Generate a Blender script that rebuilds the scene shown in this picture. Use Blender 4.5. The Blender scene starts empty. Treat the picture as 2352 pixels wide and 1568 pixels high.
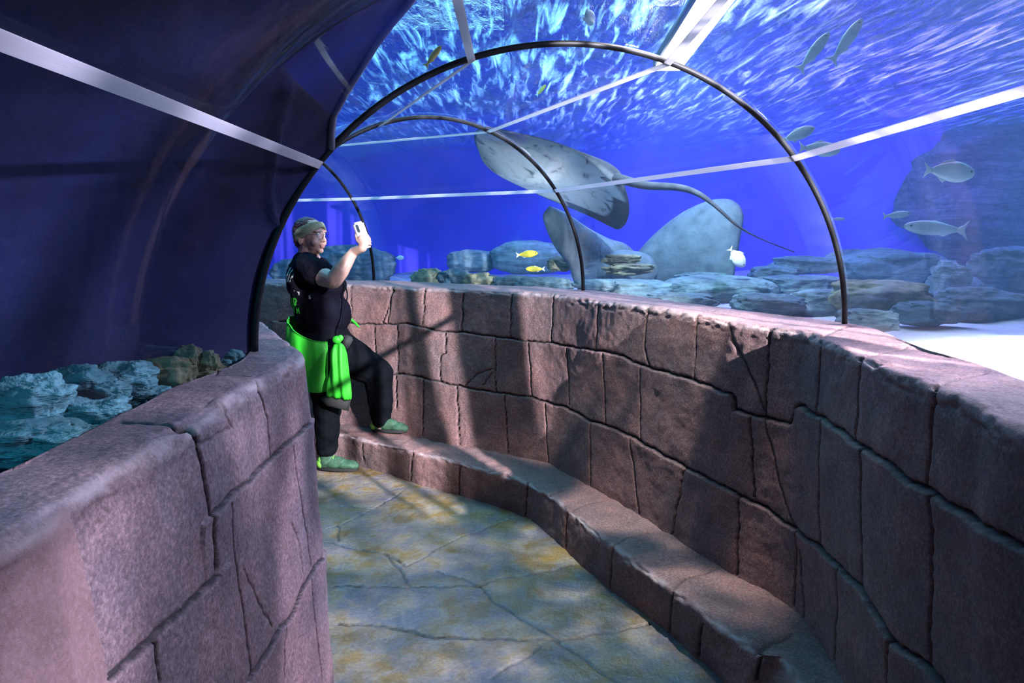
import bpy, bmesh, math, random
import numpy as np
from mathutils import Vector, Matrix, noise
from mathutils.bvhtree import BVHTree

SC = bpy.context.scene
COL = SC.collection
W, H, F = 2352, 1568, 1568.0
HC, YH, PITCH = 1.5, 550.0, math.radians(4)
CX, CY = W / 2, YH + F * math.tan(PITCH)

# ------------------------------------------------------------------ camera
cam = bpy.data.cameras.new('camera'); camo = bpy.data.objects.new('camera', cam); COL.objects.link(camo)
camo.location = (0, 0, HC); camo.rotation_euler = (math.pi / 2 - PITCH, 0, 0)
cam.sensor_width = 36; cam.sensor_fit = 'HORIZONTAL'; cam.lens = 36 * F / W
cam.shift_y = -(H / 2 - CY) / W
cam.clip_start = 0.02; cam.clip_end = 200
SC.camera = camo

# ------------------------------------------------------------------ world, exposure, render behaviour
SC.view_settings.view_transform = 'Standard'; SC.view_settings.look = 'None'
SC.view_settings.exposure = 0.0; SC.view_settings.gamma = 1
SC.view_settings.use_curve_mapping = False
cy = SC.cycles
cy.use_denoising = True
cy.use_adaptive_sampling = True; cy.adaptive_threshold = 0.08
cy.max_bounces = 6; cy.diffuse_bounces = 2; cy.glossy_bounces = 2; cy.transmission_bounces = 3
cy.transparent_max_bounces = 24; cy.volume_bounces = 0
cy.sample_clamp_indirect = 3.0; cy.caustics_reflective = False; cy.caustics_refractive = False
wd = bpy.data.worlds.new('world'); SC.world = wd; wd.use_nodes = True
bg = wd.node_tree.nodes['Background']
bg.inputs[0].default_value = (0.16, 0.24, 0.85, 1); bg.inputs[1].default_value = 0.22


def aim(o, target):
    o.rotation_euler = (Vector(target) - o.location).to_track_quat('-Z', 'Y').to_euler()


def area(name, loc, target, size, power, color, size_y=None, spread=180):
    l = bpy.data.lights.new(name, 'AREA'); l.energy = power; l.color = color; l.size = size
    if size_y: l.shape = 'RECTANGLE'; l.size_y = size_y
    l.spread = math.radians(spread)
    o = bpy.data.objects.new(name, l); COL.objects.link(o); o.location = loc; aim(o, target)
    return o


def spot(name, loc, target, power, color, angle, blend=0.3, radius=0.05, pattern=None):
    l = bpy.data.lights.new(name, 'SPOT'); l.energy = power; l.color = color
    l.spot_size = math.radians(angle); l.spot_blend = blend; l.shadow_soft_size = radius
    o = bpy.data.objects.new(name, l); COL.objects.link(o); o.location = loc; aim(o, target)
    if pattern:                                 # moving-water caustics thrown by the lamp
        sx, sy, lo, hi, dark = pattern
        l.use_nodes = True
        nt = l.node_tree; N = nt.nodes; L = nt.links
        em = N['Emission']
        tc = N.new('ShaderNodeTexCoord'); sep = N.new('ShaderNodeSeparateXYZ')
        L.new(tc.outputs['Normal'], sep.inputs[0])
        comb = N.new('ShaderNodeCombineXYZ')
        for k, s in ((0, sx), (1, sy)):
            d = N.new('ShaderNodeMath'); d.operation = 'DIVIDE'
            L.new(sep.outputs[k], d.inputs[0]); L.new(sep.outputs[2], d.inputs[1])
            m = N.new('ShaderNodeMath'); m.operation = 'MULTIPLY'; m.inputs[1].default_value = s
            L.new(d.outputs[0], m.inputs[0]); L.new(m.outputs[0], comb.inputs[k])
        nz = N.new('ShaderNodeTexNoise'); nz.inputs['Scale'].default_value = 1.0
        nz.inputs['Detail'].default_value = 2.0; nz.inputs['Distortion'].default_value = 0.8
        L.new(comb.outputs[0], nz.inputs['Vector'])
        mr = N.new('ShaderNodeMapRange'); mr.interpolation_type = 'SMOOTHSTEP'
        mr.inputs[1].default_value = lo; mr.inputs[2].default_value = hi
        mr.inputs[3].default_value = dark; mr.inputs[4].default_value = 1.0
        L.new(nz.outputs['Fac'], mr.inputs[0]); L.new(mr.outputs[0], em.inputs['Strength'])
    return o


# ------------------------------------------------------------------ lamps of the tank, and unseen spots added as fill
spot('key_spotlight', (2.7, -0.7, 2.75), (-0.30, 4.75, 1.02), 9000, (1.0, 0.88, 0.90), 29, 0.35, 0.02, (40.0, 1.6, 0.47, 0.58, 0.02))
spot('added_walkway_fill', (0.86, 2.35, 2.86), (-0.1, 3.0, 0.0), 560, (1.0, 0.90, 0.82), 54, 0.6, 0.04, (7.0, 5.0, 0.42, 0.60, 0.05))  # added overhead out of frame to brighten the floor
spot('tank_spotlight', (2.4, 2.6, 2.84), (0.9, 2.4, 1.0), 520, (0.84, 0.80, 1.0), 110, 0.6, 0.10, (7.0, 6.0, 0.36, 0.62, 0.2))
spot('side_spotlight', (3.6, 1.4, 2.85), (-0.6, 1.4, 0.7), 1500, (0.86, 0.76, 1.0), 60, 0.6, 0.05, (13.0, 3.0, 0.47, 0.60, 0.06))
spot('sand_spotlight', (3.3, 3.3, 2.84), (2.5, 3.05, 0.9), 520, (1.0, 0.98, 1.0), 52, 0.5, 0.2)
spot('added_left_tank_fill', (-0.98, 0.35, 1.6), (-1.0, 1.5, 1.0), 15, (0.12, 0.68, 1.0), 120, 0.6, 0.06)  # added out of frame to throw teal light on the left rocks
spot('beam_spotlight', (1.2, 4.7, 2.8), (1.7, 7.0, 1.0), 620, (0.60, 0.80, 1.0), 100, 0.8, 0.1)
spot('added_ray_fill', (0.2, 4.95, 1.1), (-0.1, 6.3, 2.0), 70, (0.85, 0.95, 1.0), 70, 0.8, 0.1)  # added, hidden behind the wall; replaces light bounced off the sand
spot('magenta_spotlight', (4.0, 6.6, 2.9), (4.6, 10.6, 2.5), 300, (1.0, 0.10, 0.75), 95, 0.9, 0.1)
area('surface_lamp_cyan', (-0.9, 5.2, 4.3), (-0.7, 5.2, 0), 2.2, 750, (0.12, 0.7, 1.0), 4.0)
area('surface_lamp_magenta', (3.6, 5.0, 4.3), (3.6, 5.0, 0), 2.0, 90, (1.0, 0.22, 0.70), 4.0)
area('surface_lamp_white', (1.5, 5.6, 4.1), (1.5, 5.6, 0), 1.2, 160, (0.75, 0.82, 1.0), 4.0)
area('blue_tank_lamp', (3.2, 8.0, 4.4), (3.2, 8.4, 0), 5.0, 1250, (0.10, 0.17, 1.0), 4.0)
area('blue_tank_lamp', (-2.5, 8.2, 4.4), (-2.5, 8.2, 0), 4.0, 280, (0.08, 0.20, 1.0), 3.0)
area('cyan_tank_lamp', (5.6, 4.5, 4.4), (5.2, 4.5, 0), 2.5, 210, (0.18, 0.7, 1.0), 4.0)


# ------------------------------------------------------------------ pixel helpers (reference measurements -> metres)
def ray(x, y):
    u, v = (x - CX) / F, (y - CY) / F
    c, s = math.cos(PITCH), math.sin(PITCH)
    return Vector((u, c - v * s, -s - v * c))


def onz(x, y, z):
    d = ray(x, y); t = (z - HC) / d.z
    return Vector((0, 0, HC)) + d * t


def atd(x, y, depth):
    d = ray(x, y); t = depth / d.y
    return Vector((0, 0, HC)) + d * t


# ------------------------------------------------------------------ object helpers
def link(name, me, mat=None, parent=None, smooth=True):
    o = bpy.data.objects.new(name, me); COL.objects.link(o)
    if mat is not None:
        for m in (mat if isinstance(mat, (list, tuple)) else [mat]): me.materials.append(m)
    if parent is not None: o.parent = parent
    if smooth and len(me.polygons): me.polygons.foreach_set('use_smooth', np.ones(len(me.polygons), bool))
    return o


def from_np(name, V, Fc, mat=None, parent=None, smooth=True):
    me = bpy.data.meshes.new(name)
    V = np.asarray(V, float).reshape(-1, 3)
    me.from_pydata(V.tolist(), [], [tuple(int(i) for i in f) for f in Fc])
    me.update()
    return link(name, me, mat, parent, smooth)


def from_bm(name, bm, mat=None, parent=None, smooth=True):
    bmesh.ops.recalc_face_normals(bm, faces=bm.faces)
    me = bpy.data.meshes.new(name); bm.to_mesh(me); bm.free()
    return link(name, me, mat, parent, smooth)


def thing(o, label, cat, group=None):
    o['label'] = label; o['category'] = cat
    if group: o['group'] = group
    return o


def structure(o, label=None, cat=None):
    o['kind'] = 'structure'
    if label: o['label'] = label
    if cat: o['category'] = cat
    return o


def empty(name, loc=(0, 0, 0)):
    o = bpy.data.objects.new(name, None); COL.objects.link(o); o.location = loc; o.empty_display_size = 0.1
    return o


def gridfaces(n, m, cu=False, cv=False):
    i = np.arange(n if cu else n - 1); j = np.arange(m if cv else m - 1)
    I, J = np.meshgrid(i, j, indexing='ij'); I2, J2 = (I + 1) % n, (J + 1) % m
    return np.stack([I * m + J, I2 * m + J, I2 * m + J2, I * m + J2], -1).reshape(-1, 4)


def catmull(P, n_per=12):
    P = [Vector(p) for p in P]
    Q = [P[0] * 2 - P[1]] + P + [P[-1] * 2 - P[-2]]
    out = []
    for i in range(1, len(Q) - 2):
        p0, p1, p2, p3 = Q[i - 1:i + 3]
        for k in range(n_per):
            t = k / n_per
            out.append(0.5 * ((2 * p1) + (p2 - p0) * t + (2 * p0 - 5 * p1 + 4 * p2 - p3) * t * t + (3 * p1 - p0 - 3 * p2 + p3) * t ** 3))
    out.append(P[-1])
    return out


def tube(bm, pts, r, seg=10, cap=True):
    pts = [Vector(p) for p in pts]; n = len(pts)
    R = r if isinstance(r, (list, tuple)) else [r] * n
    prev = None; rings = []
    for i, p in enumerate(pts):
        t = (pts[min(i + 1, n - 1)] - pts[max(i - 1, 0)]).normalized()
        if prev is None:
            a = t.orthogonal().normalized()
        else:
            a = (prev - t * prev.dot(t)).normalized()
        prev = a; b = t.cross(a)
        rings.append([bm.verts.new(p + (a * math.cos(2 * math.pi * k / seg) + b * math.sin(2 * math.pi * k / seg)) * R[i]) for k in range(seg)])
    for i in range(n - 1):
        for k in range(seg):
            bm.faces.new((rings[i][k], rings[i][(k + 1) % seg], rings[i + 1][(k + 1) % seg], rings[i + 1][k]))
    if cap:
        bm.faces.new(rings[0][::-1]); bm.faces.new(rings[-1])


def ball(bm, c, r, rot=None, sub=3):
    r = (r, r, r) if not isinstance(r, (tuple, list)) else r
    M = Matrix.Translation(Vector(c)) @ (rot.to_4x4() if rot is not None else Matrix()) @ Matrix.Diagonal((*r, 1))
    bmesh.ops.create_icosphere(bm, subdivisions=sub, radius=1, matrix=M)


def limb(bm, pts, radii, seg=14):
    """tapered chain: rings between joints and a ball at each joint"""
    P = [Vector(p) for p in pts]
    for p, r in zip(P, radii): ball(bm, p, r, sub=2)
    for (a, ra), (b, rb) in zip(zip(P, radii), zip(P[1:], radii[1:])):
        tube(bm, [a.lerp(b, t) for t in (0, .25, .5, .75, 1)], [ra + (rb - ra) * t for t in (0, .25, .5, .75, 1)], seg)


def remesh(name, bm, voxel, smooth_it, mat, parent=None, disp=None):
    bmesh.ops.recalc_face_normals(bm, faces=bm.faces)
    me = bpy.data.meshes.new(name); bm.to_mesh(me); bm.free()
    t = bpy.data.objects.new(name + '_tmp', me); COL.objects.link(t)
    m = t.modifiers.new('r', 'REMESH'); m.mode = 'VOXEL'; m.voxel_size = voxel; m.adaptivity = 0
    if smooth_it:
        s = t.modifiers.new('s', 'SMOOTH'); s.factor = 0.5; s.iterations = smooth_it
    dg = bpy.context.evaluated_depsgraph_get(); dg.update()
    me2 = bpy.data.meshes.new_from_object(t.evaluated_get(dg))
    bpy.data.objects.remove(t); bpy.data.meshes.remove(me)
    me2.name = name
    if disp:
        for v in me2.vertices: v.co += disp(v.co.copy(), v.normal.copy())
    me2.materials.clear()
    return link(name, me2, mat, parent)


def pillow(bm, outline, thick, nrm, rings=7, center=None):
    """closed cushion-like solid from an outline (list of Vectors)"""
    nrm = Vector(nrm).normalized()
    c = Vector(center) if center is not None else sum(outline, Vector()) / len(outline)
    sides = []
    rim = [bm.verts.new(p) for p in outline]
    for sgn in (1, -1):
        prev = rim
        for k in range(1, rings):
            s = 1 - k / rings
            h = thick * math.sqrt(1 - s * s)
            cur = [bm.verts.new(c + (p - c) * s + nrm * sgn * h) for p in outline]
            for i in range(len(cur)):
                j = (i + 1) % len(cur)
                bm.faces.new((prev[i], prev[j], cur[j], cur[i]))
            prev = cur
        tip = bm.verts.new(c + nrm * sgn * thick)
        for i in range(len(prev)): bm.faces.new((prev[i], prev[(i + 1) % len(prev)], tip))


# ------------------------------------------------------------------ materials
def mat(name):
    m = bpy.data.materials.new(name); m.use_nodes = True
    return m, m.node_tree.nodes, m.node_tree.links, m.node_tree.nodes['Principled BSDF']


def ramp(N, stops):
    r = N.new('ShaderNodeValToRGB'); e = r.color_ramp.elements
    while len(e) < len(stops): e.new(0.5)
    for el, (p, c) in zip(e, stops): el.position = p; el.color = (*c, 1) if len(c) == 3 else c
    return r


def nz(N, L, scale, detail=4, coord=None, dist=0.0, rough=0.55):
    n = N.new('ShaderNodeTexNoise'); n.inputs['Scale'].default_value = scale; n.inputs['Detail'].default_value = detail
    n.inputs['Distortion'].default_value = dist; n.inputs['Roughness'].default_value = rough
    if coord is not None: L.new(coord, n.inputs['Vector'])
    return n


def simple(name, color, rough=0.6, var=0.25, scale=8, bump=0.0, bscale=60, metallic=0.0, spec=0.4, sheen=0.0):
    m, N, L, P = mat(name)
    tc = N.new('ShaderNodeTexCoord')
    n = nz(N, L, scale, 4, tc.outputs['Object'])
    r = ramp(N, [(0.3, tuple(c * (1 - var) for c in color)), (0.7, tuple(min(1, c * (1 + var)) for c in color))])
    L.new(n.outputs['Fac'], r.inputs[0]); L.new(r.outputs[0], P.inputs['Base Color'])
    P.inputs['Roughness'].default_value = rough; P.inputs['Metallic'].default_value = metallic
    P.inputs['Specular IOR Level'].default_value = spec
    if sheen: P.inputs['Sheen Weight'].default_value = sheen
    if bump:
        b = N.new('ShaderNodeBump'); b.inputs['Strength'].default_value = bump; b.inputs['Distance'].default_value = 0.01
        n2 = nz(N, L, bscale, 6, tc.outputs['Object']); L.new(n2.outputs['Fac'], b.inputs['Height'])
        L.new(b.outputs[0], P.inputs['Normal'])
    return m


def mix(N, L, fac, a, b, typ='RGBA', blend='MIX'):
    x = N.new('ShaderNodeMix'); x.data_type = typ; x.blend_type = blend
    ia, ib, o = (6, 7, 2) if typ == 'RGBA' else (2, 3, 0)
    for k, v in ((0, fac), (ia, a), (ib, b)):
        if hasattr(v, 'links') or hasattr(v, 'is_linked'): L.new(v, x.inputs[k])
        else: x.inputs[k].default_value = (*v, 1) if isinstance(v, tuple) and len(v) == 3 else v
    return x.outputs[o]


def stone_material(name, c0, c1, c2, spark=0.0, rough=0.72):
    m, N, L, P = mat(name)
    tc = N.new('ShaderNodeTexCoord'); C = tc.outputs['Object']
    big = nz(N, L, 1.6, 5, C, 0.4); fine = nz(N, L, 120, 6, C, 0, 0.7); mid = nz(N, L, 9, 5, C)
    r = ramp(N, [(0.32, c1), (0.5, c0), (0.68, c2)]); L.new(big.outputs['Fac'], r.inputs[0])
    rf = ramp(N, [(0.32, (0.35, 0.35, 0.36)), (0.5, (.95, .95, .95)), (0.66, (1.9, 1.85, 1.85))]); L.new(fine.outputs['Fac'], rf.inputs[0])
    col = mix(N, L, 0.75, r.outputs[0], rf.outputs[0], 'RGBA', 'MULTIPLY')
    rm = ramp(N, [(0.35, (0.7, 0.72, 0.78)), (0.65, (1.2, 1.1, 1.05))]); L.new(mid.outputs['Fac'], rm.inputs[0])
    col = mix(N, L, 0.7, col, rm.outputs[0], 'RGBA', 'MULTIPLY')
    tint = N.new('ShaderNodeAttribute'); tint.attribute_name = 'tint'
    col = mix(N, L, tint.outputs['Fac'], col, (0.28, 0.16, 0.145))
    g = N.new('ShaderNodeAttribute'); g.attribute_name = 'groove'
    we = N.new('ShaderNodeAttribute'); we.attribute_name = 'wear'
    col = mix(N, L, we.outputs['Fac'], col, (0.48, 0.43, 0.44))  # pale worn arris, with the bright edge highlight painted in too
    col = mix(N, L, g.outputs['Fac'], col, (0.012, 0.009, 0.009))
    L.new(col, P.inputs['Base Color'])
    P.inputs['Roughness'].default_value = rough; P.inputs['Specular IOR Level'].default_value = 0.45
    b1 = N.new('ShaderNodeBump'); b1.inputs['Strength'].default_value = 0.55; b1.inputs['Distance'].default_value = 0.006
    f2 = nz(N, L, 130, 8, C, 0, 0.7); L.new(f2.outputs['Fac'], b1.inputs['Height'])
    b2 = N.new('ShaderNodeBump'); b2.inputs['Strength'].default_value = 0.5; b2.inputs['Distance'].default_value = 0.02
    L.new(mid.outputs['Fac'], b2.inputs['Height']); L.new(b1.outputs[0], b2.inputs['Normal'])
    L.new(b2.outputs[0], P.inputs['Normal'])
    return m


M_stone = stone_material('carved_stone', (0.178, 0.114, 0.110), (0.12, 0.092, 0.092), (0.215, 0.122, 0.112))
M_stone2 = stone_material('carved_stone_lavender', (0.20, 0.145, 0.155), (0.15, 0.13, 0.155), (0.23, 0.15, 0.15))

# floor
M_floor, N, L, P = mat('stamped_concrete')
tc = N.new('ShaderNodeTexCoord'); C = tc.outputs['Object']
n1 = nz(N, L, 2.6, 8, C, 0.6, 0.68); n2 = nz(N, L, 9, 8, C, 0.3, 0.7); n3 = nz(N, L, 70, 4, C)
r1 = ramp(N, [(0.42, (0.175, 0.165, 0.18)), (0.50, (0.25, 0.21, 0.155)), (0.56, (0.225, 0.155, 0.06)), (0.63, (0.235, 0.14, 0.025))])
a = mix(N, L, 0.5, n1.outputs['Fac'], n2.outputs['Fac'], 'FLOAT'); L.new(a, r1.inputs[0])
r3 = ramp(N, [(0.3, (0.6, 0.6, 0.6)), (0.7, (1.3, 1.3, 1.3))]); L.new(n3.outputs['Fac'], r3.inputs[0])
col = mix(N, L, 0.7, r1.outputs[0], r3.outputs[0], 'RGBA', 'MULTIPLY')
r4 = ramp(N, [(0.42, (0.5, 0.52, 0.62)), (0.6, (1.1, 1.1, 1.1))])
n4 = nz(N, L, 3.7, 5, C, 0.2); L.new(n4.outputs['Fac'], r4.inputs[0])
col = mix(N, L, 0.8, col, r4.outputs[0], 'RGBA', 'MULTIPLY')
g = N.new('ShaderNodeAttribute'); g.attribute_name = 'groove'
col = mix(N, L, g.outputs['Fac'], col, (0.02, 0.02, 0.028)); L.new(col, P.inputs['Base Color'])
P.inputs['Roughness'].default_value = 0.42; P.inputs['Specular IOR Level'].default_value = 0.5
b = N.new('ShaderNodeBump'); b.inputs['Strength'].default_value = 0.5; b.inputs['Distance'].default_value = 0.006
L.new(n3.outputs['Fac'], b.inputs['Height'])
b2 = N.new('ShaderNodeBump'); b2.inputs['Strength'].default_value = 0.4; b2.inputs['Distance'].default_value = 0.02
L.new(n2.outputs['Fac'], b2.inputs['Height']); L.new(b.outputs[0], b2.inputs['Normal']); L.new(b2.outputs[0], P.inputs['Normal'])

# acrylic: clear, reflecting more at grazing angles
M_acrylic = bpy.data.materials.new('clear_acrylic'); M_acrylic.use_nodes = True
N, L = M_acrylic.node_tree.nodes, M_acrylic.node_tree.links; N.clear()
out = N.new('ShaderNodeOutputMaterial'); tr = N.new('ShaderNodeBsdfTransparent'); gl = N.new('ShaderNodeBsdfGlossy')
tr.inputs[0].default_value = (0.97, 0.98, 1, 1); gl.inputs['Roughness'].default_value = 0.015
gl.inputs['Color'].default_value = (1, 1, 1, 1)
lw = N.new('ShaderNodeLayerWeight'); pw = N.new('ShaderNodeMath'); pw.operation = 'POWER'; pw.inputs[1].default_value = 4.0
L.new(lw.outputs['Facing'], pw.inputs[0])
ml = N.new('ShaderNodeMath'); ml.operation = 'MULTIPLY_ADD'; ml.inputs[1].default_value = 0.15; ml.inputs[2].default_value = 0.012
L.new(pw.outputs[0], ml.inputs[0])
mx = N.new('ShaderNodeMixShader'); L.new(ml.outputs[0], mx.inputs[0]); L.new(tr.outputs[0], mx.inputs[1]); L.new(gl.outputs[0], mx.inputs[2])
L.new(mx.outputs[0], out.inputs[0])

# water body
M_water = bpy.data.materials.new('tank_water'); M_water.use_nodes = True
N, L = M_water.node_tree.nodes, M_water.node_tree.links; N.clear()
out = N.new('ShaderNodeOutputMaterial'); tr = N.new('ShaderNodeBsdfTransparent'); L.new(tr.outputs[0], out.inputs['Surface'])
vs = N.new('ShaderNodeVolumeScatter'); vs.inputs['Color'].default_value = (0.25, 0.60, 1, 1); vs.inputs['Density'].default_value = 0.026
vs.inputs['Anisotropy'].default_value = 0.2
va = N.new('ShaderNodeVolumeAbsorption'); va.inputs['Color'].default_value = (0.25, 0.65, 1, 1); va.inputs['Density'].default_value = 0.06
ad = N.new('ShaderNodeAddShader'); L.new(vs.outputs[0], ad.inputs[0]); L.new(va.outputs[0], ad.inputs[1]); L.new(ad.outputs[0], out.inputs['Volume'])

# water surface seen from below
M_surf = bpy.data.materials.new('rippled_water_surface'); M_surf.use_nodes = True
N, L = M_surf.node_tree.nodes, M_surf.node_tree.links; N.clear()
out = N.new('ShaderNodeOutputMaterial'); tr = N.new('ShaderNodeBsdfTransparent'); gl = N.new('ShaderNodeBsdfGlossy')
tr.inputs[0].default_value = (0.95, 0.97, 1, 1); gl.inputs['Roughness'].default_value = 0.04
rf = N.new('ShaderNodeBsdfRefraction'); rf.inputs['IOR'].default_value = 1.12; rf.inputs['Roughness'].default_value = 0.03
tc = N.new('ShaderNodeTexCoord'); mp = N.new('ShaderNodeMapping'); mp.inputs['Scale'].default_value = (6, 2.2, 1)
mp.inputs['Rotation'].default_value = (0, 0, math.radians(6))
L.new(tc.outputs['Object'], mp.inputs[0])
w1 = nz(N, L, 2.2, 5, mp.outputs[0], 0.8, 0.6)
bp = N.new('ShaderNodeBump'); bp.inputs['Strength'].default_value = 1.0; bp.inputs['Distance'].default_value = 0.07
L.new(w1.outputs['Fac'], bp.inputs['Height'])
fr = N.new('ShaderNodeFresnel'); fr.inputs['IOR'].default_value = 1.12
for q in (fr, gl, rf): L.new(bp.outputs[0], q.inputs['Normal'])
mt = N.new('ShaderNodeMixShader'); mt.inputs[0].default_value = 0.6; L.new(tr.outputs[0], mt.inputs[1]); L.new(rf.outputs[0], mt.inputs[2])
mx = N.new('ShaderNodeMixShader'); L.new(fr.outputs[0], mx.inputs[0]); L.new(mt.outputs[0], mx.inputs[1]); L.new(gl.outputs[0], mx.inputs[2])
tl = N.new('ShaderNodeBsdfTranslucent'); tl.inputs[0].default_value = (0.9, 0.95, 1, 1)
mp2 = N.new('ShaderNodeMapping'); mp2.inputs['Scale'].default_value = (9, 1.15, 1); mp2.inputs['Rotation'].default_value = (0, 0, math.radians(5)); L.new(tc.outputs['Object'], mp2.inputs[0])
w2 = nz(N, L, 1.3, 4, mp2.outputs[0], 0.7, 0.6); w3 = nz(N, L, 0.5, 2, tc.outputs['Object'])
fm = ramp(N, [(0.50, (0, 0, 0)), (0.60, (.12, .12, .12)), (0.74, (.40, .40, .42))]); L.new(w2.outputs['Fac'], fm.inputs[0])  # white translucent streaks paint in the light flashing off the ripples
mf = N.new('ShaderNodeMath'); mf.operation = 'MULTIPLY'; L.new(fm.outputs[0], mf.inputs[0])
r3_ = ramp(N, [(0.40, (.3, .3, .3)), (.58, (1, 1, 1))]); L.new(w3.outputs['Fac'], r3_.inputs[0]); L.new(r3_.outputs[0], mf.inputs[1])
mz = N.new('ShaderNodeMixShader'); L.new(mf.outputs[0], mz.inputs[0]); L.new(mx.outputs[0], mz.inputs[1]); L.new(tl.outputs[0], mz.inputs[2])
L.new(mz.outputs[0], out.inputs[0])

# white strips glow where lamps shine through them
M_strip = bpy.data.materials.new('white_strip'); M_strip.use_nodes = True
N, L = M_strip.node_tree.nodes, M_strip.node_tree.links; N.clear()
out = N.new('ShaderNodeOutputMaterial'); df = N.new('ShaderNodeBsdfDiffuse'); tl = N.new('ShaderNodeBsdfTranslucent'); ad = N.new('ShaderNodeMixShader')
nn = nz(N, L, 30, 3); rr = ramp(N, [(0.3, (0.82, 0.82, 0.88)), (0.7, (0.95, 0.95, 0.98))]); L.new(nn.outputs['Fac'], rr.inputs[0])
L.new(rr.outputs[0], df.inputs[0]); L.new(rr.outputs[0], tl.inputs[0])
ad.inputs[0].default_value = 0.55; L.new(df.outputs[0], ad.inputs[1]); L.new(tl.outputs[0], ad.inputs[2]); L.new(ad.outputs[0], out.inputs[0])

M_black = simple('black_rubber', (0.009, 0.010, 0.012), 0.5, 0.2, 20, spec=0.25)
M_dark_sheet = simple('added_dark_sheet', (0.012, 0.015, 0.06), 0.55, 0.5, 3, 0.3, 25, spec=0.3)  # added sheet; makes the left acrylic look dark
M_blue = simple('blue_tank_wall', (0.14, 0.09, 0.78), 0.9, 0.25, 0.6, spec=0.0)
M_sand = simple('pale_sand', (0.55, 0.56, 0.58), 0.95, 0.15, 6, 0.5, 90, spec=0.1)
M_rock = simple('grey_rock', (0.10, 0.15, 0.16), 0.9, 0.5, 5, 0.9, 22, spec=0.15)
M_rock2 = simple('pale_rock', (0.20, 0.25, 0.27), 0.9, 0.4, 4, 0.7, 24, spec=0.15)
def rock_mat(name, c, k=1.0):
    m, N, L, P = mat(name); tc = N.new('ShaderNodeTexCoord'); C = tc.outputs['Object']
    mp = N.new('ShaderNodeMapping'); mp.inputs['Scale'].default_value = (1.2, 1.2, 7); L.new(C, mp.inputs[0])
    a = nz(N, L, 1.8, 6, mp.outputs[0], 0.7, 0.65); b_ = nz(N, L, 16, 6, C)
    r = ramp(N, [(0.30, tuple(x * .35 for x in c)), (0.5, c), (0.68, tuple(x * 1.9 for x in c))])
    L.new(mix(N, L, 0.35, a.outputs['Fac'], b_.outputs['Fac'], 'FLOAT'), r.inputs[0]); L.new(r.outputs[0], P.inputs['Base Color'])
    P.inputs['Roughness'].default_value = 0.9; P.inputs['Specular IOR Level'].default_value = 0.1
    bp = N.new('ShaderNodeBump'); bp.inputs['Strength'].default_value = 1.0; bp.inputs['Distance'].default_value = 0.06; L.new(a.outputs['Fac'], bp.inputs['Height'])
    b2 = N.new('ShaderNodeBump'); b2.inputs['Strength'].default_value = 0.8; b2.inputs['Distance'].default_value = 0.02; L.new(b_.outputs['Fac'], b2.inputs['Height']); L.new(bp.outputs[0], b2.inputs['Normal'])
    L.new(b2.outputs[0], P.inputs['Normal'])
    return m
M_rock = rock_mat('grey_rock', (0.10, 0.15, 0.165)); M_rock2 = rock_mat('pale_rock', (0.17, 0.24, 0.26))
M_teal = rock_mat('teal_lit_rock', (0.09, 0.22, 0.24))  # teal light of the left tank put into the rock colour
M_coral = simple('olive_coral', (0.20, 0.20, 0.12), 0.9, 0.5, 7, 1.0, 30, spec=0.15)
M_sculpt = simple('pale_cast_stone', (0.13, 0.17, 0.19), 0.9, 0.3, 9, 0.6, 40, spec=0.15)

# ------------------------------------------------------------------ tunnel plan
HW = 1.175                       # height of the stone wall tops
RISE = 0.96                      # acrylic arch above them
def v2(p): return np.array([p[0], p[1]])
L1, R1 = onz(590, 806, HW), onz(1937, 743, HW)
R2, R3 = onz(1338, 666, HW), onz(858, 646, HW)
def ring_from_R(R, dx, dy, a=1.065):
    n = math.hypot(dx, dy); d = np.array([dx / n, dy / n]); return (v2(R) - a * d, d, a)
d1 = v2(R1) - v2(L1); a1 = np.linalg.norm(d1) / 2
RINGS = [(np.array([0.25, -2.6]), np.array([1.0, 0.0]), 0.985),
         ((v2(L1) + v2(R1)) / 2, d1 / (2 * a1), a1),
         ring_from_R(R2, .748, .664), ring_from_R(R3, .42, .908),
         ring_from_R((-2.94, 5.9), .035, .999), ring_from_R((-4.86, 5.56), -.375, .927)]


def ell(ring, th, scale=1.0, off=0.0):
    c, d, a = ring
    s = (a * scale + off) * math.cos(th); z = HW + (RISE * scale + off) * math.sin(th)
    return Vector((c[0] + d[0] * s, c[1] + d[1] * s, z))


# ------------------------------------------------------------------ carved walls
_rng = np.random.RandomState(7)
_perm = _rng.permutation(256); _perm = np.r_[_perm, _perm]
_grad = _rng.normal(size=(256, 3)); _grad /= np.linalg.norm(_grad, axis=1, keepdims=True)


def pnoise(Q):
    """gradient noise, vectorised"""
    Q = np.asarray(Q, float); I = np.floor(Q).astype(int); f = Q - I; w = f * f * f * (f * (f * 6 - 15) + 10)
    I &= 255; out = np.zeros(Q.shape[:-1])
    for dx in (0, 1):
        for dy in (0, 1):
            for dz in (0, 1):
                h = _perm[_perm[_perm[(I[..., 0] + dx) & 255] + ((I[..., 1] + dy) & 255)] + ((I[..., 2] + dz) & 255)]
                g = _grad[h]; d = g[..., 0] * (f[..., 0] - dx) + g[..., 1] * (f[..., 1] - dy) + g[..., 2] * (f[..., 2] - dz)
                out += d * (w[..., 0] if dx else 1 - w[..., 0]) * (w[..., 1] if dy else 1 - w[..., 1]) * (w[..., 2] if dz else 1 - w[..., 2])
    return out * 1.4


def smoothnoise(P, scale, amp, seed=0):
    return pnoise(P * scale + np.array([seed * 3.17, seed * 1.31, seed * 0.77])) * amp


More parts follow.
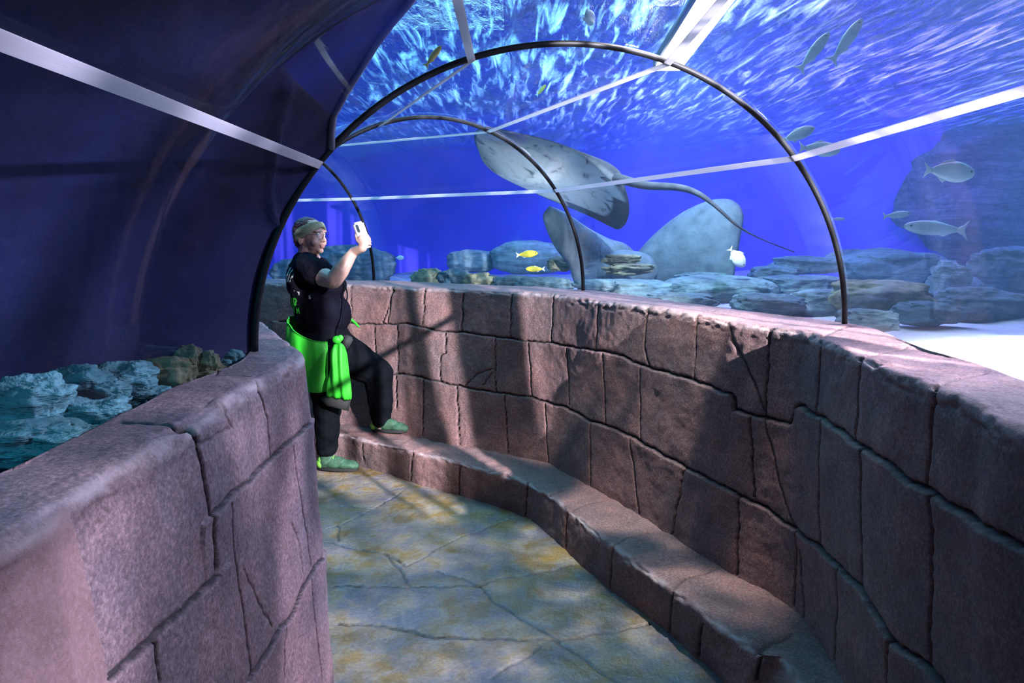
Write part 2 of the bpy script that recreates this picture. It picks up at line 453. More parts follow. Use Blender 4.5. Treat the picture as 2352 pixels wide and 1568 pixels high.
def resample(poly, ds_fn):
    """poly dense Nx2 -> stations with locally chosen spacing"""
    seg = np.linalg.norm(np.diff(poly, axis=0), axis=1); s = np.r_[0, np.cumsum(seg)]
    out = [0.0]
    while out[-1] < s[-1]:
        x = np.interp(out[-1], s, poly[:, 0]); y = np.interp(out[-1], s, poly[:, 1])
        out.append(out[-1] + ds_fn(x, y))
    out = np.array(out[:-1])
    return np.stack([np.interp(out, s, poly[:, 0]), np.interp(out, s, poly[:, 1])], 1), out


def nearest_on(poly, Q):
    A, B = poly[:-1], poly[1:]
    out = np.zeros_like(Q)
    for i, q in enumerate(Q):
        AB = B - A; t = np.clip(((q - A) * AB).sum(1) / np.maximum((AB ** 2).sum(1), 1e-9), 0, 1)
        P = A + AB * t[:, None]; out[i] = P[np.argmin(((P - q) ** 2).sum(1))]
    # keep the mapping even
    k = 9
    pad = np.pad(out, ((k, k), (0, 0)), mode='edge'); ker = np.ones(2 * k + 1) / (2 * k + 1)
    return np.stack([np.convolve(pad[:, c], ker, 'valid') for c in (0, 1)], 1)


def dense(pts, n=14): return np.array([[p.x, p.y] for p in catmull([Vector((p[0], p[1], 0)) for p in pts], n)])


def seg_dist(U, V, poly):
    best = np.full(U.shape, 9.0)
    for (a, b) in zip(poly[:-1], poly[1:]):
        ax, ay = a; bx, by = b; dx, dy = bx - ax, by - ay; l2 = dx * dx + dy * dy + 1e-12
        t = np.clip(((U - ax) * dx + (V - ay) * dy) / l2, 0, 1)
        best = np.minimum(best, np.hypot(U - ax - t * dx, V - ay - t * dy))
    return best


class Surf:
    """a gridded surface P[n,m,3] with metric coordinates U,V; joints are cut in the metric plane"""
    def __init__(s, P, U, V):
        s.P, s.U, s.V = P, U, V
        n, m = P.shape[:2]
        du = np.gradient(P, axis=0); dv = np.gradient(P, axis=1)
        s.N = np.cross(du, dv); s.N /= np.maximum(np.linalg.norm(s.N, axis=-1, keepdims=True), 1e-9)
        s.F = gridfaces(n, m)
        s.bvh = BVHTree.FromPolygons([Vector(p) for p in P.reshape(-1, 3)], s.F.tolist())
        s.flat = P.reshape(-1, 3); s.D = np.zeros(U.shape); s.G = np.zeros(U.shape)

    def uv(s, x, y):
        h = s.bvh.ray_cast(Vector((0, 0, HC)), ray(x, y).normalized())
        if h[0] is None: return None
        p = np.array(h[0]); f = s.F[h[2]]
        d = np.linalg.norm(s.flat[f] - p, axis=1); w = 1 / (d + 1e-5); w /= w.sum()
        return (float((s.U.reshape(-1)[f] * w).sum()), float((s.V.reshape(-1)[f] * w).sum()))

    def poly(s, px):
        out = []
        for (a, b) in zip(px[:-1], px[1:]):
            k = max(2, int(math.hypot(b[0] - a[0], b[1] - a[1]) / 12))
            for i in range(k):
                q = s.uv(a[0] + (b[0] - a[0]) * i / k, a[1] + (b[1] - a[1]) * i / k)
                if q: out.append(q)
        q = s.uv(*px[-1])
        if q: out.append(q)
        return out

    def cut(s, poly, width=0.006, depth=0.018, pillow=0.006, wob=0.0025, dark=1.0):
        if len(poly) < 2: return
        pa = np.array(poly); lo = pa.min(0) - 0.2; hi = pa.max(0) + 0.2
        msk = (s.U > lo[0]) & (s.U < hi[0]) & (s.V > lo[1]) & (s.V < hi[1])
        if not msk.any(): return
        U, V = s.U[msk], s.V[msk]
        U = U + wob * np.sin(V * 41 + 1.7) + wob * .5 * np.sin(V * 143 + U * 50); V = V + wob * np.sin(U * 37) + wob * .5 * np.sin(U * 119 + V * 40)
        d = seg_dist(U, V, poly)
        s.D[msk] -= depth * np.exp(-(d / (width * .75)) ** 2) + pillow * .55 * np.exp(-d / 0.014)
        s.G[msk] = np.maximum(s.G[msk], dark * np.exp(-(d / (width * 1.0)) ** 4))

    def lip(s, poly, amp=0.014, reach=0.09):
        """the course below a bed joint stands proud of the one above"""
        pa = np.array(poly); o = np.argsort(pa[:, 0]); vj = np.interp(s.U, pa[o, 0], pa[o, 1])
        dv = s.V - vj
        inr = (s.U > pa[:, 0].min() - .05) & (s.U < pa[:, 0].max() + .05)
        s.D += np.where((dv > 0) & inr, amp * np.exp(-dv / reach), 0)

    def build(s, name, material, tint=None):
        P = s.P + s.N * s.D[..., None]
        o = from_np(name, P, s.F, material)
        for nm, arr in (('groove', s.G), ('tint', tint), ('wear', getattr(s, 'wear', None))):
            if arr is None: continue
            at = o.data.attributes.new(nm, 'FLOAT', 'POINT'); at.data.foreach_set('value', np.clip(arr, 0, 1).astype(np.float32).ravel())
        return o


def zlist(pts, z): return [onz(x, y, z) for x, y in pts]


# right wall plan curves
FR = [(0.86, -2.6), (0.87, 0.4)] + [tuple(p[:2]) for p in zlist([(2352, 986), (2234, 925), (2141, 885), (2050, 850), (1967, 812), (1882, 775), (1829, 758), (1764, 748), (1667, 735), (1598, 722), (1494, 704), (1400, 692), (1271, 675), (1175, 669), (1064, 663), (974, 660), (900, 657), (812, 653)], HW)] + [(-1.75, 5.12), (-2.6, 5.45), (-3.6, 5.5)]
FR = dense(FR)
BR = [(1.16, -2.6), (1.15, 0.6)] + [tuple(p[:2]) for p in zlist([(2352, 883), (2270, 852), (2084, 792), (1937, 743), (1663, 709), (1338, 666), (1100, 654), (971, 650), (858, 646)], HW)] + [(-1.9, 5.62), (-2.94, 5.85), (-3.8, 5.85)]
BR = dense(BR)
ZL = 0.195
WR = [(0.92, -2.6), (0.93, 1.0)] + [tuple(p[:2]) for p in zlist([(1935, 1568), (1886, 1480), (1807, 1387), (1670, 1311), (1543, 1233), (1470, 1188), (1359, 1121), (1257, 1066), (1166, 1043), (1061, 1026), (965, 1005), (860, 985), (780, 974)], ZL)] + [(-1.8, 4.85), (-2.6, 5.2), (-3.6, 5.3)]
WR = dense(WR)
LT = [(0.72, -2.6), (0.74, 1.0)] + [tuple(p[:2]) for p in zlist([(1832, 1563), (1734, 1495), (1640, 1425), (1542, 1354), (1406, 1254), (1308, 1173), (1261, 1137), (1189, 1099), (1066, 1065), (947, 1035), (828, 1007), (770, 995)], ZL)] + [(-1.8, 4.55), (-2.6, 4.9), (-3.6, 5.0)]
LT = dense(LT)
LB = [(0.70, -2.6), (0.71, 1.0)] + [tuple(p[:2]) for p in zlist([(1660, 1568), (1606, 1515), (1540, 1456), (1397, 1352), (1299, 1262), (1206, 1188), (1053, 1137), (942, 1107), (896, 1090), (836, 1074), (770, 1062)], 0.0)] + [(-1.8, 4.5), (-2.6, 4.85), (-3.6, 4.95)]
LB = dense(LB)


def fine_ds(x, y): return 0.006 if (1.0 < y < 4.2 and x > -0.2) else (0.009 if y >= 3.6 and x > -2.0 else 0.08)


def profile_wall(Fp, Bp, Wp, zfoot, inward, out=0.03, nface=190, ntop=40):
    """columns: outside skirt, top slab, rounded arris, face. returns P,U,V"""
    st, S = resample(Fp, fine_ds)
    B = nearest_on(Bp, st); Wt = nearest_on(Wp, st)
    o = B - st; o /= np.linalg.norm(o, axis=1, keepdims=True)
    rows = []; V = []
    r = 0.03
    Bo = B + o * out
    rows += [np.c_[Bo, np.full(len(st), 0.55)], np.c_[Bo, np.full(len(st), 0.9)], np.c_[Bo, np.full(len(st), HW - 0.03)]]; V += [-0.9, -0.7, -0.5]
    for k in range(ntop):
        t = k / (ntop - 1); p = Bo + (st + o * r - Bo) * t
        rows.append(np.c_[p, np.full(len(st), HW)]); V.append(-0.4 * (1 - t) - r)
    for k in range(1, 5):
        a = math.pi / 2 * k / 5
        rows.append(np.c_[st + o * (r - r * math.sin(a)), np.full(len(st), HW - r + r * math.cos(a))]); V.append(-r + r * 1.3 * k / 5)
    z0, z1 = HW - r, zfoot - 0.04
    for k in range(nface + 1):
        t = k / nface; z = z0 + (z1 - z0) * t
        rows.append(np.c_[st + (Wt - st) * t, np.full(len(st), z)]); V.append(0.012 + (z0 - z))
    P = np.stack(rows, 1)
    U = np.repeat(S[:, None], P.shape[1], 1); VV = np.repeat(np.array(V)[None], len(st), 0)
    # true metric V on the slab
    tl = np.linalg.norm(Bo - st, axis=1)[:, None] / 0.4
    VV = np.where((VV < -r + 1e-6) & (VV > -0.45), (VV + r) * tl - r, VV)
    return P, U, VV


P, U, V = profile_wall(FR, BR, WR, ZL, 1)
S = Surf(P, U, V)
if np.mean(S.N[:, -10, 0]) > 0: S.N *= -1
fl = (P[..., 2] < HW - 0.001) | True
S.D += smoothnoise(P, 2.2, 0.012) + smoothnoise(P, 9, 0.0045, 7.0) + smoothnoise(P, 28, 0.002, 3.0)
# chipped arris along the near part of the wall top
arr = np.exp(-((V + 0.005) / 0.03) ** 2)
chip = np.clip(pnoise(np.stack([U * 6, V * 22, U * 0 + 2.0], -1)) + .6 * pnoise(np.stack([U * 21, V * 60, U * 0 + 3.0], -1)), 0, 1)
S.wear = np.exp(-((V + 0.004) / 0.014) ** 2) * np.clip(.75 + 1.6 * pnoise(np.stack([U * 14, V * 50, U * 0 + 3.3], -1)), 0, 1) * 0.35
S.D -= arr * chip * 0.030
LINE1 = [(640, 738), (821, 743), (888, 744), (939, 743), (971, 752), (1019, 762), (1061, 762), (1134, 773), (1179, 778), (1217, 784), (1268, 787), (1303, 795), (1370, 805), (1411, 811), (1436, 820), (1473, 838), (1521, 852), (1590, 871), (1643, 893), (1679, 905), (1687, 915), (1687, 941), (1732, 951), (1784, 966), (1821, 970), (1829, 937), (1841, 931), (1886, 960), (1938, 994), (1983, 1030), (2039, 1063), (2088, 1103), (2145, 1132), (2250, 1200), (2345, 1258)]
LINE2 = [(780, 850), (893, 859), (936, 859), (975, 869), (1054, 886), (1108, 897), (1159, 904), (1223, 912), (1255, 923), (1297, 934), (1328, 950), (1357, 968), (1386, 974), (1446, 999), (1501, 1030), (1574, 1071), (1651, 1111), (1690, 1132), (1753, 1162), (1827, 1215), (1881, 1255), (1930, 1308), (1979, 1353), (2052, 1470), (2130, 1529), (2160, 1562)]
for ln in (LINE1, LINE2):
    p = S.poly(ln)
    S.lip(p); S.cut(p, 0.0058, 0.022)
VERT = [[(901, 657), (888, 741)], [(905, 657), (878, 741)], [(975, 661), (971, 749)], [(1063, 665), (1059, 760)], [(1175, 671), (1172, 775)], [(1273, 676), (1266, 784)], [(1373, 689), (1368, 803)],
        [(1488, 704), (1480, 798), (1491, 840)], [(1598, 723), (1594, 870)], [(1766, 751), (1758, 957)], [(1884, 780), (1873, 945)], [(1969, 818), (1962, 1010)], [(2141, 885), (2126, 1115)],
        [(806, 655), (806, 740)],
        [(860, 747), (861, 805), (862, 855)], [(913, 747), (914, 857)], [(1024, 764), (1024, 811), (1011, 818), (1010, 872)], [(1137, 775), (1137, 897)], [(1214, 786), (1220, 909)], [(1303, 797), (1306, 929)],
        [(1386, 811), (1387, 972)], [(1472, 840), (1470, 1009)], [(1728, 956), (1732, 1144)], [(1888, 966), (1880, 1200), (1881, 1250)], [(1983, 1034), (1979, 1200), (1977, 1350)], [(2145, 1136), (2145, 1200), (2130, 1520)],
        [(911, 864), (912, 939)], [(973, 870), (971, 1000)], [(1051, 888), (1054, 1020)], [(1159, 905), (1166, 1041)], [(1255, 925), (1258, 1063)], [(1357, 969), (1356, 1115)], [(1449, 1001), (1456, 1082), (1467, 1183)],
        [(1577, 1073), (1543, 1228)], [(1700, 1140), (1692, 1318)], [(1832, 1225), (1822, 1392)], [(1837, 1264), (1846, 1416)], [(1925, 1313), (1910, 1514)], [(2052, 1470), (2040, 1568)]]
for v in VERT: S.cut(S.poly(v), 0.0044, 0.016)
S.cut(S.poly([(1816, 970), (1823, 962), (1830, 936), (1838, 931)]), 0.0075, 0.022); S.cut(S.poly([(1681, 908), (1687, 920), (1688, 942)]), 0.0065, 0.02)
for v in ([(1669, 737), (1683, 783), (1736, 885), (1760, 957)], [(1760, 962), (1805, 1152), (1827, 1215)]): S.cut(S.poly(v), 0.004, 0.012, 0.004, dark=.7)
for v in ([(1598, 721), (1660, 708)], [(1598, 722), (1667, 735)], [(1882, 775), (1920, 756), (1955, 747)], [(1967, 816), (2084, 792)], [(2141, 885), (2262, 855)], [(1068, 885), (1095, 858), (1130, 847)], [(1108, 885), (1130, 856)]): S.cut(S.poly(v), 0.004, 0.010, 0.004, dark=.75)
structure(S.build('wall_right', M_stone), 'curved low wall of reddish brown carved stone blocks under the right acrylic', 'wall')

# ledge along the foot of the right wall
st, SS = resample(LT, fine_ds)
wt = nearest_on(WR, st); lb = nearest_on(LB, st)
o = wt - st; o /= np.maximum(np.linalg.norm(o, axis=1, keepdims=True), 1e-6)
rows, V = [], []
r = 0.02
for k in range(25):
    t = k / 24; rows.append(np.c_[(wt + o * .06) + (st + o * r - wt - o * .06) * t, np.full(len(st), ZL)]); V.append(-0.3 * (1 - t) - r)
for k in range(1, 5):
    a = math.pi / 2 * k / 5; rows.append(np.c_[st + o * (r - r * math.sin(a)), np.full(len(st), ZL - r + r * math.cos(a))]); V.append(-r + r * 1.2 * k / 5)
for k in range(24):
    t = k / 23; rows.append(np.c_[st + (lb - st) * t, np.full(len(st), (ZL - r) + (-0.02 - ZL + r) * t)]); V.append(0.01 + (ZL - r + .02) * t)
P = np.stack(rows, 1); U = np.repeat(SS[:, None], P.shape[1], 1); V = np.repeat(np.array(V)[None], len(st), 0)
S = Surf(P, U, V)
if np.mean(S.N[:, 5, 2]) < 0: S.N *= -1
S.D += smoothnoise(P, 3, 0.012, 2.0) + smoothnoise(P, 11, 0.007, 5.0) + smoothnoise(P, 30, 0.003, 9.0)
arr = np.exp(-((V + 0.005) / 0.025) ** 2)
chip = np.clip(pnoise(np.stack([U * 6, V * 22, U * 0 + 8.0], -1)) + .6 * pnoise(np.stack([U * 21, V * 60, U * 0 + 9.0], -1)), 0, 1)
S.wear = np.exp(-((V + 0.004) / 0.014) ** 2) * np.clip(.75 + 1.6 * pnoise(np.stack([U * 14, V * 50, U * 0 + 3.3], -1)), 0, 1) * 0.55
S.D -= arr * chip * 0.03
for v in ([(947, 1037), (942, 1103)], [(1055, 1069), (1053, 1135)], [(1212, 1107), (1206, 1186)], [(1302, 1180), (1300, 1258)], [(1406, 1256), (1399, 1348)], [(1544, 1362), (1538, 1452)], [(1614, 1435), (1606, 1505)], [(832, 1018), (836, 1060)], [(1745, 1510), (1742, 1560)]): S.cut(S.poly(v), 0.005, 0.014)
for v in ([(1261, 1137), (1295, 1126)], [(1308, 1173), (1346, 1158), (1385, 1152)], [(1406, 1254), (1440, 1235), (1504, 1220)], [(1546, 1352), (1576, 1328), (1652, 1307)], [(1734, 1500), (1822, 1453)]): S.cut(S.poly(v), 0.004, 0.008, 0.004, dark=.7)
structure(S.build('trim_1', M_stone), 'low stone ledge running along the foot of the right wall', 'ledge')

# left wall
FL = [(-0.60, -2.6), (-0.60, 0.1)] + [tuple(p[:2]) for p in zlist([(0, 1238), (157, 1139), (324, 1043), (443, 972), (589, 876), (650, 845), (690, 822), (698, 806), (676, 789), (650, 771), (605, 735)], HW)] + [(-1.3, 3.18), (-1.75, 3.54), (-2.63, 3.86), (-3.57, 3.86)]
FL = dense(FL)
BL = [(-0.72, -2.6), (-0.705, 0.4)] + [tuple(p[:2]) for p in zlist([(0, 1100), (274, 966), (420, 890), (590, 806)], HW)] + [(-1.14, 2.93), (-1.85, 3.4), (-2.63, 3.7), (-3.57, 3.7)]
BL = dense(BL)
WL = FL.copy()
tn = np.gradient(FL, axis=0); tn /= np.linalg.norm(tn, axis=1, keepdims=True)
WL = FL + np.stack([tn[:, 1], -tn[:, 0]], 1) * 0.085
_old = fine_ds
def fine_ds(x, y): return 0.0032 if 0.7 < y < 2.35 else (0.02 if y < 3.3 and y > 0.2 else 0.08)
P, U, V = profile_wall(FL, BL, WL, 0.02, -1, out=0.02, nface=300, ntop=40)
S = Surf(P, U, V)
if np.mean(S.N[:, -10, 0]) < 0: S.N *= -1
S.D += smoothnoise(P, 2.5, 0.009, 11) + smoothnoise(P, 9, 0.004, 17.0) + smoothnoise(P, 30, 0.002, 13.0)
arr = np.exp(-((V + 0.005) / 0.03) ** 2)
chip = np.clip(pnoise(np.stack([U * 6, V * 22, U * 0 + 5.0], -1)) + .6 * pnoise(np.stack([U * 21, V * 60, U * 0 + 6.0], -1)), 0, 1)
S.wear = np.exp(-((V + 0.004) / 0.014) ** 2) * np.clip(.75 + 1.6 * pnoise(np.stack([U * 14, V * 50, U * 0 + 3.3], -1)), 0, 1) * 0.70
S.D -= arr * chip * 0.02
l1 = S.poly([(487, 1180), (535, 1136), (622, 1053), (665, 1015), (722, 962)])
l2 = S.poly([(254, 1558), (292, 1520), (352, 1469), (389, 1428), (460, 1364), (498, 1322)])
l3 = S.poly([(573, 1564), (606, 1504), (638, 1445), (671, 1407), (692, 1358), (725, 1304), (749, 1270)])
for l in (l1, l2, l3): S.cut(l, 0.0036, 0.014, 0.005, 0.0015); S.lip(l, 0.010, 0.05)
S.cut(S.poly([(276, 967), (433, 974), (449, 990), (487, 1180), (498, 1304)]), 0.0062, 0.035, 0.003, 0.0012)
for v in ([(592, 874), (617, 963), (625, 1050)], [(673, 1026), (719, 1299)], [(530, 1158), (541, 1277), (562, 1412), (581, 1542)], [(714, 1331), (746, 1564)], [(354, 1477), (368, 1566)], [(649, 1445), (654, 1566)]): S.cut(S.poly(v), 0.0034, 0.012, 0.003, 0.001)
for v in ([(519, 931), (524, 952), (535, 980)], [(671, 1201), (690, 1240), (698, 1315)], [(455, 1020), (530, 985)], [(560, 1310), (600, 1390), (622, 1440)], [(570, 860), (480, 858)]): S.cut(S.poly(v), 0.0032, 0.006, 0.002, dark=.5)
edge = S.poly([(157, 1142), (205, 1340), (254, 1553)])
tint = None
if len(edge) > 1:
    ea = np.array(edge); oo = np.argsort(ea[:, 1]); ue = np.interp(V, ea[oo, 1], ea[oo, 0])
    tint = np.clip((ue - U) / 0.006, 0, 1) * 0.6 * (V > 0.0)
    S.D += np.where((U < ue) & (V > 0), 0.006, 0)
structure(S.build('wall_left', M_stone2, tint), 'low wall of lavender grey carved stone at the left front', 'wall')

# floor
xs = np.r_[np.arange(-4.2, -1.7, .15), np.arange(-1.7, 1.1, .007), [1.15, 1.3]]
ys = np.r_[np.arange(-2.6, 2.1, .2), np.arange(2.1, 4.7, .007), np.arange(4.75, 6.0, .15)]
X, Y = np.meshgrid(xs, ys, indexing='ij')
P = np.stack([X, Y, np.zeros_like(X)], -1)
S = Surf(P, X, Y); S.N = np.zeros_like(P); S.N[..., 2] = 1
S.D += smoothnoise(P, 2.5, 0.006, 4) + smoothnoise(P, 8, 0.0045, 8) + smoothnoise(P, 25, 0.002, 3)
for v, w in (([(734, 1243), (785, 1252), (883, 1269), (934, 1299), (976, 1277), (1032, 1243), (1176, 1188)], .005), ([(883, 1269), (917, 1307), (942, 1345)], .005),
             ([(764, 1347), (942, 1350), (1019, 1347), (1100, 1343), (1159, 1326), (1253, 1311), (1325, 1296)], .007), ([(998, 1311), (1061, 1328), (1100, 1343)], .005),
             ([(1100, 1343), (1142, 1384), (1202, 1422), (1282, 1469), (1338, 1507), (1419, 1566)], .005), ([(776, 1433), (891, 1439), (976, 1458), (1061, 1467), (1282, 1469), (1372, 1452), (1465, 1439), (1500, 1430)], .007),
             ([(764, 1160), (857, 1169), (883, 1154), (921, 1129)], .005), ([(857, 1169), (785, 1205), (747, 1214)], .005), ([(776, 1205), (776, 1243)], .004), ([(1253, 1477), (1125, 1562)], .004)):
    S.cut(S.poly(v), w, 0.010, 0.003, 0.004, dark=.85)
structure(S.build('floor', M_floor), 'stamped concrete walkway with ochre stains and dark joints', 'floor')

# ------------------------------------------------------------------ acrylic panels, seals and strips
TH = np.linspace(-0.06, math.pi + 0.06, 72)
PANEL_LABELS = ['clear curved acrylic panel nearest the camera, arching over the walkway', 'clear curved acrylic panel beyond the first black seal, in front of the ray',
                'clear curved acrylic panel behind the person filming', 'clear acrylic panel at the far bend behind the dark left side', 'last clear acrylic panel hidden round the bend']
for k in range(5):
    A, B = RINGS[k], RINGS[k + 1]
    nseg = 6
    V = []
    for off in (0.0, 0.03):
        for i in range(nseg + 1):
            t = i / nseg
            for th in TH: V.append(ell(A, th, 1, off).lerp(ell(B, th, 1, off), t))
    n, m = nseg + 1, len(TH)
    f1 = gridfaces(n, m); f2 = gridfaces(n, m)[:, ::-1] + n * m
    rim = []
    for i in range(n - 1):
        for j in (0, m - 1): rim.append((i * m + j, (i + 1) * m + j, (i + 1) * m + j + n * m, i * m + j + n * m))
    for j in range(m - 1):
        for i in (0, n - 1): rim.append((i * m + j, i * m + j + 1, i * m + j + 1 + n * m, i * m + j + n * m))
    o = from_np('window_%d' % (k + 1), [tuple(v) for v in V], np.vstack([f1, f2, np.array(rim)]), M_acrylic)
    structure(o, PANEL_LABELS[k], 'window')

SEAL = {1: 'thick black rubber seal arching over the walkway, nearest the camera', 2: 'black rubber seal crossing in front of the ray', 3: 'black rubber seal behind the raised phone', 4: 'black rubber seal far round the bend'}
for k in (1, 2, 3, 4):
    bm = bmesh.new()
    pts = [ell(RINGS[k], th, 1, 0.006) for th in np.linspace(-0.01, math.pi + 0.01, 90)]
    tube(bm, pts, 0.0105 if k == 1 else 0.0115, 12)
    structure(from_bm('trim_%d' % (k + 1), bm, M_black), SEAL[k], 'seal')

STRIPS = [(40.6, 'lower right'), (75, 'upper right'), (113, 'upper left'), (145.4, 'lower left')]
SEC = ['between the camera and the first black seal', 'between the first and second black seals', 'between the second and third black seals', 'beyond the third black seal']
for k in range(4):
    for deg, where in STRIPS:
        if k >= 2 and deg > 100: continue
        th = math.radians(deg); A, B = RINGS[k], RINGS[k + 1]
        hw = 0.0125 / 1.0
        V = []
        n = 12
        for i in range(n + 1):
            t = i / n
            for dth, off in ((-hw, -0.002), (hw, -0.002), (hw, -0.0045), (-hw, -0.0045)):
                V.append(tuple(ell(A, th + dth, 1, off).lerp(ell(B, th + dth, 1, off), t)))
        f = [tuple(x) for x in gridfaces(n + 1, 4, cv=True)] + [(3, 2, 1, 0), (n * 4, n * 4 + 1, n * 4 + 2, n * 4 + 3)]
        o = from_np('white_strip', V, f, M_strip, smooth=False)
        thing(o, '%s white strip on the acrylic %s' % (where, SEC[k]), 'strip', 'white strips along the acrylic')

# ------------------------------------------------------------------ tank: water body, surface, walls, bed
# water body is a block with a tunnel-shaped hollow in it
def path_pts(scale_off, lo=-1.0):
    out = []
    rings = [(np.array([0.25, -2.9]), np.array([1.0, 0.0]), 0.985)] + RINGS[1:]
    return rings
rings = [(np.array([0.25, -2.9]), np.array([1.0, 0.0]), 0.985)] + RINGS[1:]
V = []; th = np.linspace(0, math.pi, 40)
for rg in rings:
    loop = [ell(rg, t, 1, 0.034) for t in th]
    loop = [Vector((loop[0].x, loop[0].y, -0.8))] + loop + [Vector((loop[-1].x, loop[-1].y, -0.8))]
    V += [tuple(p) for p in loop]
m = 42; n = len(rings)
Fc = [tuple(f) for f in gridfaces(n, m, cv=True)] + [tuple(range(m)), tuple(range((n - 1) * m, n * m))[::-1]]
bx = [(-7, -3.5, -1), (8, -3.5, -1), (8, 12.5, -1), (-7, 12.5, -1), (-7, -3.5, 2.96), (8, -3.5, 2.96), (8, 12.5, 2.96), (-7, 12.5, 2.96)]
b0 = len(V); V += bx
Fb = [(0, 3, 2, 1), (4, 5, 6, 7), (0, 1, 5, 4), (1, 2, 6, 5), (2, 3, 7, 6), (3, 0, 4, 7)]
me = bpy.data.meshes.new('tank_water'); me.from_pydata(V, [], Fc + [tuple(i + b0 for i in f) for f in Fb])
bm = bmesh.new(); bm.from_mesh(me)
bmesh.ops.recalc_face_normals(bm, faces=bm.faces)
# hollow must face into the air of the tunnel
bm.faces.ensure_lookup_table()
fc = bm.faces[20]; c = fc.calc_center_median()
ctr = Vector((rings[0][0][0], c.y, 1.2))
nh = len(Fc)
if fc.normal.dot(ctr - c) < 0:
    bmesh.ops.reverse_faces(bm, faces=[bm.faces[i] for i in range(nh)])
top = bm.faces[nh + 1]
if top.normal.z < 0: bmesh.ops.reverse_faces(bm, faces=[bm.faces[i] for i in range(nh, nh + 6)])
bm.to_mesh(me); bm.free()
o = link('tank_water', me, M_water, None, False); o['kind'] = 'stuff'; o['label'] = 'clear blue aquarium water surrounding the tunnel'; o['category'] = 'water'

gx = np.r_[np.linspace(-6.9, -3.2, 24), np.arange(-3.1, 5.6, .035), np.linspace(5.7, 7.9, 16)]
gy = np.r_[np.linspace(-3.4, 1.2, 20), np.arange(1.3, 11.0, .10), np.linspace(11.1, 12.4, 6)]
X, Y = np.meshgrid(gx, gy, indexing='ij')
XR = X + 0.10 * Y; Q0 = X * 0
Z = 3.02 + smoothnoise(np.stack([XR, Y * .6, Q0], -1), 0.9, 0.05, 3) + smoothnoise(np.stack([XR * 3.4, Y * .9, Q0], -1), 1, 0.030, 8) + smoothnoise(np.stack([XR * 8, Y * 1.8, Q0], -1), 1, 0.013, 5)
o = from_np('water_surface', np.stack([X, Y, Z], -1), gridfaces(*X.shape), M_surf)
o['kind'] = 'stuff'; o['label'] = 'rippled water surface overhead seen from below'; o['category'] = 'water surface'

# tank walls (blue painted) in a rounded plan
pl = dense([(7.6, -3.2), (7.6, 4), (7.2, 8), (5.5, 10.8), (2, 11.6), (-2.5, 11.4), (-5.2, 9.6), (-6.6, 6), (-6.7, 1), (-6.7, -3.2)], 10)
zz = np.linspace(0.3, 3.6, 12)
P = np.zeros((len(pl), len(zz), 3)); P[..., 0] = pl[:, :1]; P[..., 1] = pl[:, 1:]; P[..., 2] = zz[None]
structure(from_np('wall_back', P, gridfaces(*P.shape[:2]), M_blue), 'far blue tank wall', 'wall')

# bed of the tank, open where the tunnel passes
xs = np.arange(-6.9, 7.9, .06); ys = np.arange(-3.3, 12.2, .06)
X, Y = np.meshgrid(xs, ys, indexing='ij')
ax = [r[0] for r in RINGS]; ax[0] = np.array([0.25, -3.6]); ax.append(np.array([-8.0, 3.4]))
dd = seg_dist(X, Y, [tuple(a) for a in ax])
Z = 0.93 + smoothnoise(np.stack([X, Y, X * 0], -1), 0.9, 0.10, 5) + smoothnoise(np.stack([X, Y, X * 0], -1), 4, 0.02, 5)
Z = np.minimum(Z, 1.08)
F0 = gridfaces(*X.shape)
cen = dd.reshape(-1)[F0].mean(1)
F0 = F0[cen > 1.02]
o = from_np('ground', np.stack([X, Y, Z], -1), F0, M_sand)
bm = bmesh.new(); bm.from_mesh(o.data); bmesh.ops.delete(bm, geom=[v for v in bm.verts if not v.link_faces], context='VERTS'); bm.to_mesh(o.data); bm.free()
structure(o, 'pale sand bed of the aquarium', 'sand')

# lamps over the water, seen through the ripples
def lamp_panel(name, loc, sx, sy, color, strength, label, rot=0, group=None):
    m = bpy.data.materials.new(name + '_glow'); m.use_nodes = True
    N, L = m.node_tree.nodes, m.node_tree.links; N.clear()
    out = N.new('ShaderNodeOutputMaterial'); em = N.new('ShaderNodeEmission'); em.inputs[0].default_value = (*color, 1); em.inputs[1].default_value = strength
    L.new(em.outputs[0], out.inputs[0])
    t = empty(name, loc); t.rotation_euler.z = rot; thing(t, label, 'lamp', group)
    bm = bmesh.new(); bmesh.ops.create_cube(bm, size=1, matrix=Matrix.Translation((0, 0, .06)) @ Matrix.Diagonal((sx * 1.06, sy * 1.06, .1, 1)))
    bmesh.ops.bevel(bm, geom=bm.edges[:], offset=.02, segments=2, affect='EDGES')
    from_bm('housing', bm, M_black, t)
    bm = bmesh.new(); bmesh.ops.create_cube(bm, size=1, matrix=Matrix.Diagonal((sx, sy, .02, 1)))
    from_bm('diffuser', bm, m, t, False)
    return t
lamp_panel('tank_lamp', (1.18, 4.65, 2.84), 0.20, 1.7, (1, 1, 1), 16, 'bright white lamp bar in the water beside the upper right strip', rot=math.radians(-3))
lamp_panel('tank_lamp', (3.4, 6.0, 4.3), 1.0, 4.0, (0.9, 0.15, 0.6), 5, 'magenta lamp above the water at the upper right')
lamp_panel('tank_lamp', (2.2, 7.0, 4.5), 0.8, 4.0, (0.75, 0.75, 1.0), 6, 'pale violet lamp above the water beyond the lamp bar')
lamp_panel('tank_lamp', (-0.9, 6.5, 4.2), 1.6, 5.0, (0.3, 0.8, 1.0), 5, 'cyan lamp above the water at the upper left of the arch')

# added dark sheet behind the left acrylic, in place of its dark refraction
nth, nv = 90, 120
ts = np.r_[0, .004, .008, .012, .018, np.linspace(.025, 1, nv - 5)]
P = np.zeros((nv, nth, 3)); U = np.zeros((nv, nth)); V = np.zeros((nv, nth))
